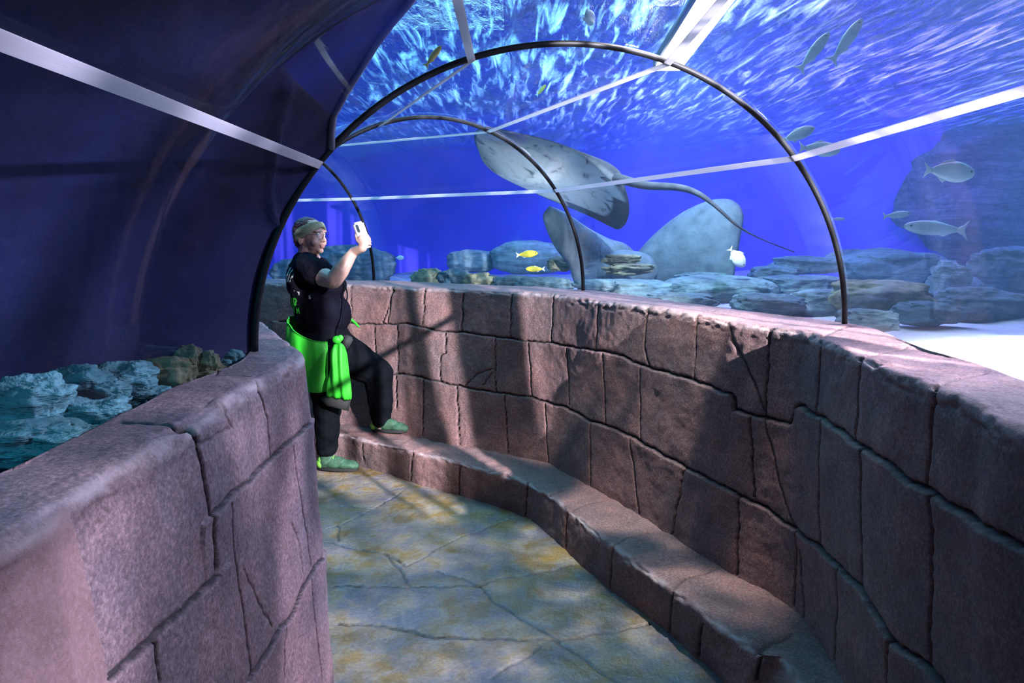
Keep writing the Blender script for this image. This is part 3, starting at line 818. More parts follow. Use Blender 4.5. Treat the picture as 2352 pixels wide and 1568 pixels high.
# stations along the near panel from the first seal back past the camera
for i, t in enumerate(ts):
    y_t = 1 - t
    base = ell(RINGS[1], 0); 
    c = RINGS[1][0] * (1 - t) + RINGS[0][0] * t; d = RINGS[1][1] * (1 - t) + RINGS[0][1] * t; d = d / np.linalg.norm(d); a = RINGS[1][2] * (1 - t) + RINGS[0][2] * t
    top = math.radians(np.interp(t, [0, .05, .1, .2, .35, 1], [142, 129, 119, 105, 94, 87]))
    for j in range(nth):
        q = j / (nth - 1); th = top + (math.pi + 0.45 - top) * q
        sc = 1.008 + 0.037 * min(1, t / .016) + (0.10 + 0.95 * min(1, t * 4)) * max(0, (q - 0.1)) ** 1.3 * min(1, t * 12)
        s = a * sc * math.cos(min(th, math.pi)); z = HW + RISE * sc * math.sin(min(th, math.pi)) - max(0, th - math.pi) * 1.1
        P[i, j] = (c[0] + d[0] * s, c[1] + d[1] * s, z); U[i, j] = t * 4.6; V[i, j] = q * 2
S = Surf(P, U, V)
cen = np.array([0.25, 0, 1.2])
if np.mean((S.N * (cen - P)).sum(-1)) < 0: S.N *= -1
S.D += smoothnoise(P, 2, 0.02, 1)
for v in ([(500, 190), (450, 342), (434, 516), (414, 803)], [(659, 198), (623, 336), (617, 468), (647, 546)]): S.cut(S.poly(v), 0.02, -0.012, -0.01, dark=0)
S.P = S.P + S.N * S.D[..., None]
P2 = S.P - S.N * 0.03
n, m = nv, nth
f1 = gridfaces(n, m); f2 = f1[:, ::-1] + n * m
rim = [(j, j + 1, j + 1 + n * m, j + n * m) for j in range(m - 1)] + [(i * m, (i + 1) * m, (i + 1) * m + n * m, i * m + n * m) for i in range(n - 1)]
bm = bmesh.new(); tube(bm, [Vector(S.P[i, 0]) for i in range(0, 60, 2)], 0.011, 8)  # added tube, paints the whitish band where the acrylic's reflection ends
structure(from_bm('trim_6', bm, simple('painted_edge_band', (0.20, 0.21, 0.30), 0.5, 0.15, 12)), 'added pale band painting the bright reflection boundary above the dark sheet', 'trim')
structure(from_np('added_left_dark_sheet', np.vstack([S.P.reshape(-1, 3), P2.reshape(-1, 3)]), np.vstack([f1, f2, np.array(rim)]), M_dark_sheet), 'added dark blue sheet standing in for the dark refraction in the left acrylic', 'wall')

# ------------------------------------------------------------------ rocks
def rock(px, py, hw, hh, d, seed, label, material=M_rock, strata=0.0, rough=0.25, depth=0.7, name='rock', group='rocks on the tank bed', tilt=0.0, sub=5):
    k = d / F
    c = atd(px, py, d)
    rx, rz, ry = hw * k, hh * k, hw * k * depth
    bm = bmesh.new(); bmesh.ops.create_icosphere(bm, subdivisions=sub, radius=1)
    for v in bm.verts:
        p = v.co.copy(); q = p * 1.6 + Vector((seed * 3.7, seed * 1.3, seed * 7.1))
        n = noise.noise(q) + 0.5 * noise.noise(q * 2.3) + 0.25 * noise.noise(q * 5)
        p *= 1 + rough * n
        # squarer than an ellipsoid
        p = Vector([math.copysign(abs(x) ** 0.8, x) for x in p])
        if strata:
            lay = math.floor(p.z * 3.2 + 0.7 * noise.noise(q * .6)); p.x *= 1 - strata * (0.5 + 0.5 * noise.noise(Vector((lay * 3.1, seed, 0)))); p.y *= 1 - strata * (0.5 + 0.5 * noise.noise(Vector((lay * 5.1, seed, 4))))
        v.co = Vector((p.x * rx, p.y * ry, p.z * rz))
    bmesh.ops.rotate(bm, cent=(0, 0, 0), matrix=Matrix.Rotation(tilt, 3, 'Y'), verts=bm.verts)
    o = from_bm(name, bm, material); o.location = c
    return thing(o, label, 'rock' if name == 'rock' else name, group)


ROCKS = [
    (1085, 600, 58, 26, 8.6, 1, 'smooth pale lens-shaped rock left of the yellow fish', M_rock2, 0, .15),
    (1215, 592, 88, 38, 8.4, 2, 'broad pale boulder behind the two yellow fish', M_rock2, 0, .15),
    (985, 640, 34, 22, 6.6, 3, 'crumbly grey rock at the left end of the low rubble row', M_coral, 0, .45),
    (1045, 640, 34, 20, 6.5, 4, 'crumbly grey rock second from the left in the rubble row', M_rock, 0, .45),
    (1105, 644, 38, 17, 6.4, 5, 'crumbly olive rock in the middle of the rubble row', M_coral, 0, .45),
    (1185, 648, 50, 14, 6.3, 6, 'flat grey rock at the right end of the rubble row', M_rock, 0, .35),
    (1292, 606, 32, 16, 6.9, 7, 'knobbly olive rock left of the whale tail sculpture', M_coral, 0, .45),
    (1250, 655, 75, 20, 6.0, 8, 'long low grey rock in front of the whale tail sculpture', M_rock, .2, .2),
    (1430, 596, 52, 12, 6.2, 9, 'upper plate of olive coral below the whale tail', M_coral, .3, .4),
    (1445, 618, 62, 13, 6.1, 10, 'lower plate of olive coral below the whale tail', M_coral, .3, .4),
    (1450, 668, 120, 28, 5.7, 11, 'broad dark rock shelf below the coral plates', M_rock, .25, .2),
    (1650, 664, 140, 32, 5.7, 12, 'flat-topped blue grey rock shelf below the right tail lobe', M_rock, .12, .12),
    (1610, 636, 60, 12, 6.3, 13, 'thin rock on top of the flat-topped shelf', M_rock, .2, .3),
    (1850, 608, 95, 20, 7.2, 14, 'layered rock ledge left of the tall seal, uppermost', M_rock, .35, .25),
    (1775, 630, 60, 20, 6.8, 15, 'layered rock beside the white fish', M_rock, .3, .3),
    (1840, 655, 100, 24, 6.3, 16, 'layered rock ledge left of the tall seal, middle', M_rock, .35, .25),
    (1880, 700, 100, 34, 5.2, 17, 'sandy olive rock just beyond the wall at the tall seal', M_rock2, .3, .25),
    (2060, 622, 140, 48, 7.0, 18, 'long layered ridge right of the tall seal', M_rock, .35, .2),
    (2020, 685, 130, 42, 5.0, 19, 'low mossy rock right of the foot of the tall seal', M_coral, .3, .25),
    (2180, 650, 48, 46, 5.6, 20, 'pale upright rock among the ridge at the right', M_rock2, .1, .35),
    (2240, 700, 130, 40, 4.9, 21, 'grey layered rock behind the bright sand', M_rock, .35, .25),
    (2330, 640, 110, 70, 6.6, 22, 'dark tall rock at the right edge of the tank', M_rock, .3, .25),
    (1760, 700, 90, 26, 5.0, 23, 'low blue rock near the wall beyond its cracked block', M_rock, .2, .25),
    (800, 612, 112, 48, 8.4, 24, 'large blue boulder behind the person', M_rock, .1, .2),
    (2350, 440, 280, 175, 9.8, 46, 'tall teal rock face at the right edge far behind the ridge', M_rock, .2, .2),
    (1990, 735, 75, 26, 3.9, 47, 'low grey rock between the tall seal and the bright sand', M_rock, .2, .3),
    (2130, 720, 90, 28, 4.3, 48, 'low layered rock at the far edge of the bright sand', M_rock, .3, .25),
    (1960, 600, 70, 26, 7.4, 49, 'layered rock directly behind the tall seal', M_rock, .35, .25),
    (2310, 610, 90, 40, 6.0, 50, 'layered block at the right edge in front of the teal rock face', M_rock, .35, .25),
    (1560, 690, 90, 18, 5.0, 51, 'low dark rock strip along the wall top under the whale tail', M_rock, .2, .3),
    (1370, 655, 60, 14, 5.4, 52, 'small flat rock beside the foot of the second seal', M_rock, .2, .3),
    (690, 625, 70, 32, 8.0, 25, 'smaller blue boulder at the left behind the person', M_rock, .1, .2),
]
for r_ in ROCKS:
    px, py, hw, hh, d, sd, lab, mt, strat, rg = r_
    rock(px, py, hw, hh, d, sd, lab, mt, strat, rg)

LEFT_ROCKS = [
    (60, 930, 100, 70, 1.30, 31, 'rounded blue rock at the far left edge behind the acrylic'),
    (170, 895, 95, 50, 1.48, 32, 'blue rock second from the left edge behind the acrylic'),
    (285, 880, 85, 45, 1.58, 33, 'blue grey rock in the middle of the left tank'),
    (380, 860, 70, 40, 1.68, 34, 'knobbly rock left of the pale coral behind the left acrylic'),
    (430, 828, 34, 34, 1.76, 35, 'upright pale coral finger behind the left acrylic'),
    (475, 836, 30, 28, 1.78, 36, 'rounded yellowish coral head behind the left acrylic'),
    (60, 1010, 120, 45, 1.12, 37, 'low teal rock at the lower left edge behind the acrylic'),
    (210, 950, 95, 36, 1.34, 38, 'low teal rock in front of the rocks in the left tank'),
    (330, 915, 70, 28, 1.52, 39, 'small teal rock beside the left wall top'),
    (130, 960, 260, 80, 1.55, 40, 'broad teal mound under the smaller rocks in the left tank'),
    (400, 880, 150, 55, 1.82, 41, 'broad blue mound beneath the coral head in the left tank'),
    (520, 840, 60, 36, 1.93, 42, 'small dark blue rock at the right end of the left tank'),
    (20, 870, 80, 50, 1.62, 43, 'blue rock furthest back at the left edge of the left tank'),
    (150, 1000, 70, 34, 1.17, 44, 'bright teal cobble close to the acrylic at the lower left'),
    (255, 905, 46, 26, 1.42, 45, 'small cobble on the teal mound in the left tank'),
]
for px, py, hw, hh, d, sd, lab in LEFT_ROCKS:
    rock(px, py, hw, hh, d, sd, lab, M_coral if 'coral' in lab else M_teal, .15, .4, name='rock' if 'coral' not in lab else 'coral', group='rocks in the left tank')

# whale tail sculpture
t = empty('whale_tail_sculpture', atd(1440, 640, 6.7))
thing(t, 'pale stone whale tail with two raised lobes standing on the tank bed', 'sculpture')
def lobe(name, px, d0, d1, thick, c=None):
    loc = t.location
    xs_ = [p[0] for p in px]; x0, x1 = min(xs_), max(xs_)
    pts = catmull([Vector((p[0], p[1], 0)) for p in px + px[:1]], 5)[:-1]
    out = [atd(p.x, p.y, d0 + (d1 - d0) * (p.x - x0) / (x1 - x0)) - loc for p in pts]
    cc = atd(c[0], c[1], d0 + (d1 - d0) * (c[0] - x0) / (x1 - x0)) - loc
    bm = bmesh.new(); pillow(bm, out, thick, (0, -1, 0.12), 9, cc)
    return from_bm(name, bm, M_sculpt, t)
lobe('tail_lobe', [(1262, 472), (1300, 488), (1350, 522), (1400, 548), (1440, 562), (1470, 600), (1450, 650), (1380, 655), (1325, 655), (1305, 610), (1270, 560), (1247, 500)], 6.5, 6.9, .16, (1350, 590))
lobe('tail_lobe', [(1455, 590), (1500, 540), (1560, 492), (1620, 463), (1668, 456), (1697, 470), (1708, 500), (1700, 550), (1690, 610), (1670, 660), (1560, 665), (1470, 650)], 6.9, 6.3, .2, (1590, 570))
bm = bmesh.new(); c = Vector((0, 0, -0.02)); ball(bm, c + Vector((-.02, 0, .1)), (.34, .2, .2), sub=4)
for v in bm.verts: v.co += v.normal * 0.02 * noise.noise(v.co * 5)
from_bm('tail_stock', bm, M_sculpt, t)

# ------------------------------------------------------------------ ray
M_ray, N, L, Pn = mat('ray_skin')
geo = N.new('ShaderNodeAttribute'); geo.attribute_name = 'belly'
tc = N.new('ShaderNodeTexCoord')
sp = nz(N, L, 9, 5, tc.outputs['Object'], 0.5); rs = ramp(N, [(0.50, (0.62, 0.64, 0.62)), (0.60, (0.5, 0.52, 0.5)), (0.68, (0.12, 0.12, 0.12))]); L.new(sp.outputs['Fac'], rs.inputs[0])
dk = nz(N, L, 14, 4, tc.outputs['Object']); rd = ramp(N, [(0.3, (0.022, 0.022, 0.026)), (0.7, (0.06, 0.06, 0.065))]); L.new(dk.outputs['Fac'], rd.inputs[0])
L.new(mix(N, L, geo.outputs['Fac'], rd.outputs[0], rs.outputs[0]), Pn.inputs['Base Color']); Pn.inputs['Roughness'].default_value = 0.75; Pn.inputs['Specular IOR Level'].default_value = 0.08
RD = 6.0; k = RD / F
Mc = atd(1266, 392, RD)
A = Vector((150 * k, -0.42, -30 * k)); B = Vector((150 * k, 0.50, -108 * k))
nrm = A.cross(B).normalized()
nr, na = 26, 96
V, bel = [], []
for side in (1, -1):
    for i in range(nr + 1):
        s = i / nr
        for j in range(na):
            ph = 2 * math.pi * j / na
            ca, sa = math.cos(ph), math.sin(ph)
            # rhomboid disc with swept, slightly pointed wings; ph=0 tail end, pi nose
            rr = 1.0 / (abs(ca) ** 1.35 + abs(sa) ** 1.35) ** (1 / 1.35)
            a = rr * ca * s; b = rr * sa * s
            if ca > 0: a *= 0.92
            a += 0.16 * abs(b) ** 1.6            # wings swept back
            body = math.exp(-(b / 0.26) ** 2) * max(0, 1 - (a / 1.02) ** 2) ** .5 * .115
            th_ = (0.030 * (1 - s ** 2) ** .6 + body) * (0.8 if side < 0 else 1.0)
            curl = -0.10 * abs(b) ** 2.2 + 0.03 * math.sin(a * 3 + b * 2)
            p = Mc + A * a + B * b + nrm * (curl + side * th_ * (1 if s < 1 else 0))
            V.append(p); bel.append(min(1, max(.10, (b + .95) / .95)) * min(1, max(.45, (a + 1.0) / .5 + (.3 if b > 0 else 0))) if side < 0 else 0.0)
bel = np.array(bel).reshape(2, nr + 1, na)
for j in range(na):
    ph = 2 * math.pi * j / na
    b_ = math.sin(ph)
    bel[1, nr, j] = 0.0; bel[1, nr - 1, j] = .35
    if b_ > .55 and math.cos(ph) > -0.5:         # dark tip of the lower wing
        for i in range(nr + 1):
            if i / nr > .80: bel[1, i, j] = 0.05
f = gridfaces(nr + 1, na, cv=True)
fc = np.vstack([f[:, ::-1], f + (nr + 1) * na])
V = [tuple(v) for v in V]
o_me_f = fc.tolist()
# tail whip
T0 = Mc + A * 0.85
tail_px = [(1412, 408, 5.63), (1480, 425, 5.5), (1555, 430, 5.35), (1600, 443, 5.2), (1640, 470, 5.1), (1690, 515, 5.0), (1740, 545, 4.95), (1825, 579, 4.9)]
bm = bmesh.new()
bvs = [bm.verts.new(v) for v in V]
for q in o_me_f:
    try: bm.faces.new([bvs[i] for i in q])
    except ValueError: pass
lay = None
nb = len(bm.verts)
tp = catmull([T0 - A * .25] + [atd(*q) for q in tail_px], 8)
tube(bm, tp, [max(.004, .05 * (1 - i / len(tp)) ** 1.2) for i in range(len(tp))], 10)
# pelvic fins at the tail root
for q in ([(1385, 398), (1412, 404), (1412, 412), (1395, 420), (1378, 408)], [(1395, 404), (1430, 420), (1420, 428), (1392, 418)]):
    pillow(bm, [atd(x, y, 5.62) for x, y in q], .02, (0, -1, 0), 3)
nt = len(bm.verts) - nb
bm.verts.ensure_lookup_table()
bmesh.ops.remove_doubles(bm, verts=bm.verts[:nb], dist=0.0005)
me = bpy.data.meshes.new('ray'); 
# belly value by nearest original vertex
from mathutils.kdtree import KDTree
kd = KDTree(len(V)); belf = bel.reshape(-1)
for i, v in enumerate(V): kd.insert(Vector(v), i)
kd.balance()
bm.to_mesh(me); bm.free()
ray_o = link('ray', me, M_ray)
at = me.attributes.new('belly', 'FLOAT', 'POINT')
vals = []
for v in me.vertices:
    co, i, dist = kd.find(v.co)
    vals.append(belf[i] if dist < 0.004 else 0.0)
at.data.foreach_set('value', vals)
thing(ray_o, 'large ray showing its white spotted underside and long dark tail above the whale tail', 'ray')
# mouth and gill slits
for b_ in (-0.12, 0.12):
    for q in range(5):
        bm = bmesh.new()
        a0 = -0.55 + q * .07
        pts = [Mc + A * (a0 + .03 * s) + B * (b_ + s * (.045 if b_ > 0 else -.045)) - nrm * (0.095) for s in (0, .5, 1)]
        tube(bm, pts, .004, 6)
        from_bm('gill_slit', bm, M_black, ray_o)

# ------------------------------------------------------------------ fish
def fish_mat(name, c, c2, r=0.35): return simple(name, c, r, 0.2, 6, spec=0.6)
M_silver = fish_mat('silver_fish', (0.24, 0.37, 0.44), None)
M_fin = simple('fish_fin', (0.30, 0.42, 0.5), 0.5, 0.2, 9)
M_yellow = simple('yellow_fish', (0.85, 0.62, 0.03), 0.5, 0.15, 5)
M_white = simple('white_fish', (0.8, 0.8, 0.76), 0.5, 0.15, 5)
M_bluefish = simple('blue_fish', (0.08, 0.25, 0.75), 0.5, 0.2, 5)
M_eye = simple('dark_eye', (0.01, 0.01, 0.012), 0.15, 0.1, 5, spec=0.6)


def fish(px, py, length_px, d, roll, label, body=M_silver, fin=M_fin, tall=0.36, yaw=0.0, group='silver fish', face=1):
    """roll: image-plane tilt in degrees (positive nose up), face=1 nose to image right"""
    Lg = length_px * d / F
    t = empty('fish', atd(px, py, d)); thing(t, label, 'fish', group)
    t.rotation_euler = Matrix.Rotation(math.radians(yaw) + (0 if face > 0 else math.pi), 4, 'Z').to_euler()
    Rm = Matrix.Rotation(-math.radians(roll), 3, 'Y')
    V = []; n, m = 22, 16
    for i in range(n):
        u = i / (n - 1); x = (0.5 - u * 0.84) * Lg
        h = tall * Lg * .5 * (max(0.0, math.sin(math.pi * min(1, u * .93 + .02)))) ** .75 * (1 - .35 * u) + .012 * Lg
        if i == 0: h *= .3
        for j in range(m):
            a_ = 2 * math.pi * j / m; V.append(tuple(Rm @ Vector((x, math.cos(a_) * h * .38, math.sin(a_) * h + .01 * Lg))))
    f = [tuple(q) for q in gridfaces(n, m, cv=True)] + [tuple(range(m))[::-1], tuple(range((n - 1) * m, n * m))]
    from_np('body', V, f, body, t)
    def finp(name, pts, th):
        bm = bmesh.new(); pillow(bm, [Rm @ (Vector(p) * Lg) for p in pts], th * Lg, (0, 1, 0), 3); from_bm(name, bm, fin, t)
    finp('tail_fin', [(-.30, 0, .03), (-.40, 0, .08), (-.5, 0, .17), (-.44, 0, .02), (-.5, 0, -.15), (-.40, 0, -.06), (-.30, 0, -.02)], .008)
    finp('dorsal_fin', [(.18, 0, tall * .38), (.05, 0, tall * .55), (-.10, 0, tall * .44), (-.25, 0, tall * .22), (-.1, 0, tall * .24)], .006)
    finp('anal_fin', [(-.02, 0, -tall * .34), (-.12, 0, -tall * .46), (-.25, 0, -tall * .18), (-.12, 0, -tall * .2)], .006)
    bm = bmesh.new()
    for s in (-1, 1): ball(bm, Rm @ (Vector((.40, s * .042 * tall / .36, .03)) * Lg), .022 * Lg, sub=2)
    from_bm('eye', bm, M_eye, t)
    return t


fish(1832, 310, 84, 4.4, 22, 'silver fish nosing upward, upper of the pair by the tall seal')
fish(1882, 343, 96, 4.3, -4, 'silver fish lower of the pair just above the white strip', tall=.40)
fish(2180, 395, 118, 3.9, -4, 'largest silver fish below the right end of the white strip', tall=.46)
fish(2150, 526, 150, 4.4, 4, 'long pale fish low over the ridge at the right', tall=.24, face=-1)
fish(2060, 494, 66, 4.8, 6, 'small slim fish above the long pale fish', tall=.26)
fish(1925, 503, 32, 5.0, 0, 'tiny pale fish beside the tall seal', tall=.25)
fish(1210, 584, 52, 6.4, 6, 'yellow fish in front of the broad boulder', M_yellow, M_white, .34, group='yellow fish', face=1, yaw=-10)
fish(1230, 618, 44, 6.2, 0, 'yellow and white fish just above the rubble row', M_yellow, M_white, .34, group='yellow fish', face=-1)
fish(1692, 591, 56, 5.4, -50, 'round white fish below the right tail lobe', M_white, M_white, .62, group='white fish')
fish(918, 592, 20, 6.8, 0, 'tiny pale blue fish right of the person', M_white, M_fin, .6, group='white fish')
fish(995, 130, 60, 4.0, 52, 'yellow fish overhead left of the upper white strip', M_yellow, M_yellow, .26, group='yellow fish')
fish(1243, 208, 34, 6.4, 50, 'small pale yellow fish under the arch of the first seal', M_yellow, M_white, .26, group='yellow fish')
fish(1352, 42, 54, 3.9, 20, 'rounded grey fish overhead near the top of the picture', M_silver, M_fin, .75, yaw=50)
fish(1870, 120, 110, 4.0, 52, 'pale slender fish overhead, left of the two at the upper right', M_silver, M_fin, .24)
fish(1945, 95, 120, 4.0, 55, 'pale slender fish overhead, right of the two at the upper right', M_silver, M_fin, .24)
fish(243, 819, 70, 1.75, 5, 'slim blue fish above the rocks in the left tank', M_bluefish, M_bluefish, .2, group='blue fish')

# ------------------------------------------------------------------ person
M_skin, N, L, Pn = mat('skin')
tc = N.new('ShaderNodeTexCoord'); n_ = nz(N, L, 30, 4, tc.outputs['Object']); r_ = ramp(N, [(0.3, (0.36, 0.22, 0.175)), (0.7, (0.44, 0.285, 0.23))]); L.new(n_.outputs['Fac'], r_.inputs[0])
lp = N.new('ShaderNodeAttribute'); lp.attribute_name = 'lip'
L.new(mix(N, L, lp.outputs['Fac'], r_.outputs[0], (0.30, 0.155, 0.135)), Pn.inputs['Base Color'])
Pn.inputs['Roughness'].default_value = 0.5; Pn.inputs['Subsurface Weight'].default_value = 0.0
M_hair = simple('auburn_hair', (0.07, 0.018, 0.016), 0.5, 0.5, 40, 0.8, 120)
M_band = simple('olive_headband', (0.22, 0.24, 0.16), 0.85, 0.35, 14, 0.3, 90)
M_shirt, N, L, Pn = mat('black_t_shirt')
tc = N.new('ShaderNodeTexCoord'); n_ = nz(N, L, 12, 4, tc.outputs['Object']); r_ = ramp(N, [(0.3, (0.003, 0.003, 0.006)), (0.7, (0.006, 0.006, 0.012))]); L.new(n_.outputs['Fac'], r_.inputs[0])
pr = N.new('ShaderNodeAttribute'); pr.attribute_name = 'print'
pg = N.new('ShaderNodeAttribute'); pg.attribute_name = 'print_green'
L.new(mix(N, L, pg.outputs['Fac'], mix(N, L, pr.outputs['Fac'], r_.outputs[0], (0.5, 0.55, 0.5)), (0.06, 0.55, 0.05)), Pn.inputs['Base Color']); Pn.inputs['Roughness'].default_value = 0.9; Pn.inputs['Specular IOR Level'].default_value = 0.03
M_trouser = simple('black_trousers', (0.004, 0.005, 0.007), 0.85, 0.4, 12, 0.3, 60, spec=.03)
M_jacket = simple('bright_green_jacket', (0.025, 0.40, 0.02), 0.55, 0.15, 8, 0.1, 50)
M_lining = simple('dark_lining', (0.012, 0.015, 0.014), 0.8, 0.3, 12)
M_shoe = simple('dark_green_shoe', (0.03, 0.09, 0.05), 0.7, 0.5, 25, 0.4, 90)
M_lime = simple('lime_shoe_heel', (0.16, 0.45, 0.06), 0.6, 0.2, 20)
M_frame = simple('thin_glasses_frame', (0.03, 0.03, 0.05), 0.3, 0.1, 10, metallic=.6)
M_phone = simple('pale_phone_case', (0.38, 0.36, 0.39), 0.35, 0.06, 10)
M_cord = simple('beige_cord', (0.45, 0.38, 0.30), 0.7, 0.2, 10)

K = 4.46 / F
foot = onz(770, 1078, 0.0)
PO = Vector((foot.x, 4.46, 0.0))
def loc(px, py, y=0.0):
    """point seen at a pixel, y metres beyond the person's mid plane, in person coordinates"""
    return atd(px, py, 4.46 + y) - PO

head_c = loc(714, 541)
YAW = Matrix.Rotation(math.radians(-24), 3, 'Z')
def hd(x, y, z): return head_c + YAW @ Vector((x, y, z))

bm = bmesh.new()
# torso core (under the clothes), neck, head
limb(bm, [loc(742, 790), loc(735, 720), loc(722, 650), loc(712, 612), loc(706, 590)], [.15, .14, .14, .10, .06])
limb(bm, [loc(703, 596), loc(706, 575), head_c + Vector((-.012, 0, -.05))], [.066, .058, .06])
ball(bm, hd(-.012, 0, .018), (.104, .080, .096), YAW, 4)
ball(bm, hd(.030, 0, -.025), (.066, .066, .085), YAW, 4)
ball(bm, hd(.035, 0, -.070), (.052, .056, .040), YAW, 4)
ball(bm, hd(.072, 0, -.098), (.022, .026, .018), YAW)
ball(bm, hd(.02, 0, -.095), (.050, .050, .030), YAW)
for s in (-1, 1):
    ball(bm, hd(.060, s * .038, -.042), (.030, .028, .032), YAW)       # cheeks
    ball(bm, hd(.078, s * .030, .028), (.018, .030, .010), YAW)        # brow ridge
    ball(bm, hd(-.018, s * .080, -.028), (.020, .010, .032), YAW)      # ears
limb(bm, [hd(.090, 0, .012), hd(.103, 0, -.012), hd(.112, 0, -.030)], [.009, .0105, .0125], 8)
for s in (-1, 1): ball(bm, hd(.100, s * .012, -.034), (.010, .009, .008), YAW, 2)
ball(bm, hd(.096, 0, -.062), (.011, .024, .0065), YAW, 2)
ball(bm, hd(.094, 0, -.075), (.011, .021, .0075), YAW, 2)
# right arm (nearest the camera), raised to hold the phone
SH, EL, WR_ = loc(708, 622, -.16), loc(766, 645, -.34), loc(812, 578, -.30)
limb(bm, [SH, SH.lerp(EL, .5), EL, EL.lerp(WR_, .35), WR_], [.070, .062, .050, .052, .030])
# left arm, folded in front of the belly on the far side
limb(bm, [loc(706, 622, .16), loc(712, 700, .22), loc(770, 712, .18)], [.066, .052, .034])
ball(bm, loc(786, 712, .16), (.045, .022, .032), None, 3)
for q in range(4): limb(bm, [loc(796, 705 + q * 6, .16), loc(806, 706 + q * 6, .13), loc(803, 708 + q * 6, .11)], [.009, .0085, .008], 8)
limb(bm, [loc(785, 706, .15), loc(794, 700, .12), loc(800, 701, .11)], [.010, .009, .008], 8)
# legs
HR, KR, AR = loc(742, 800, -.09), loc(752, 930, -.10), loc(752, 1052, -.10)
HL, KL, AL = loc(760, 795, .09), loc(872, 852, .10), loc(876, 985, .10)
limb(bm, [HR, KR, AR], [.10, .062, .042]); limb(bm, [HL, KL, AL], [.10, .062, .042])
SHOES = [(Vector((AR.x - .058, AR.y, .010)), Vector((.995, -.10, 0))), (Vector((AL.x - .062, AL.y, ZL + .012)), Vector((.98, -.16, 0)))]
for (a_, (h_, d_)) in zip((AR, AL), SHOES): limb(bm, [a_, h_ + d_ * .07 + Vector((0, 0, .05)), h_ + d_ * .19 + Vector((0, 0, .036))], [.038, .034, .022])
# hand round the phone
ph_c = loc(832, 540, -.31)
ph_up = (loc(818, 500, -.31) - loc(847, 579, -.31)).normalized()
ph_n = Vector((0.80, -0.60, 0.0)); ph_n = (ph_n - ph_up * ph_n.dot(ph_up)).normalized()     # the back of the phone looks towards the camera
ph_w = ph_up.cross(ph_n).normalized()
if ph_w.x < 0: ph_w = -ph_w
def pp(w, u, n): return ph_c + ph_w * w + ph_up * u + ph_n * n
pm = pp(-.022, -.050, .020)
limb(bm, [WR_, pp(-.040, -.075, .012), pm, pp(-.030, -.018, .016)], [.028, .027, .026, .022], 12)
ball(bm, pp(-.026, -.045, .018), (.030, .024, .042), None, 3)
for q, (u0, ln) in enumerate(((-.012, .058), (-.031, .064), (-.050, .060), (-.067, .048))):
    a0 = pp(-.026, u0 - .004, .030); b0_ = pp(-.026 + ln * .45, u0 + .004, .029); c0 = pp(-.026 + ln * .85, u0 + .001, .019); e0 = pp(-.026 + ln, u0 - .003, .012)
    limb(bm, [a0, b0_, c0, e0], [.0098, .0092, .0084, .0074], 8)
limb(bm, [pp(-.040, -.045, .008), pp(-.045, -.018, -.004), pp(-.036, .010, -.012), pp(-.024, .026, -.014)], [.014, .0115, .0095, .008], 8)
person = remesh('person', bm, 0.0046, 5, M_skin)
person.location = PO
thing(person, 'person in black t-shirt and olive headband, one foot on the ledge, raising a phone', 'person')
at = person.data.attributes.new('lip', 'FLOAT', 'POINT')
lv = []
for v in person.data.vertices:
    q = YAW.inverted() @ (v.co - head_c)
    lip = 1.0 if (q.x > .088 and abs(q.y) < .022 - abs(q.z + .068) * .6 and -.082 < q.z < -.057) else 0.0
    if q.x > .06 and .026 < q.z < .036 and .012 < abs(q.y) < .052: lip = 0.8     # eyebrows
    lv.append(lip)
at.data.foreach_set('value', lv)

# eyes
for s in (-1, 1):
    bm = bmesh.new(); ball(bm, hd(.0805, s * .030, .006), .0115, sub=3)
    e = from_bm('eye', bm, M_white, person)
    bm = bmesh.new(); ball(bm, hd(.0885, s * .030 - .002, .006), (.0042, .0052, .0052), YAW, 2); from_bm('iris', bm, M_eye, e)
# glasses
g_o = None
bm = bmesh.new()
for s in (-1, 1):
    cc = (.110, s * .034, .002)
    pts = [hd(cc[0] - .012 * abs(math.sin(q)) * 0 - (.010 if s * math.cos(q) > 0 else 0) * abs(math.cos(q)), cc[1] + .026 * math.cos(q), cc[2] + .025 * math.sin(q)) for q in np.linspace(0, 2 * math.pi, 33)]
    tube(bm, pts, .0014, 6, False)
    tube(bm, [hd(.100, s * .060, .008), hd(.05, s * .080, .006), hd(-.012, s * .088, -.004)], .0016, 6)
tube(bm, [hd(.110, -.008, .006), hd(.116, 0, .009), hd(.110, .008, .006)], .0014, 6)
g_o = from_bm('glasses', bm, M_frame, person)
g_o['label'] = 'thin round metal-rimmed glasses'
for s in (-1, 1):
    bm = bmesh.new(); pillow(bm, [hd(.109 - (.010 if s * math.cos(q) > 0 else 0) * abs(math.cos(q)), s * .034 + .025 * math.cos(q), .002 + .024 * math.sin(q)) for q in np.linspace(0, 2 * math.pi, 25)[:-1]], .0008, YAW @ Vector((1, 0, 0)), 3)
    from_bm('lens', bm, M_acrylic, g_o)
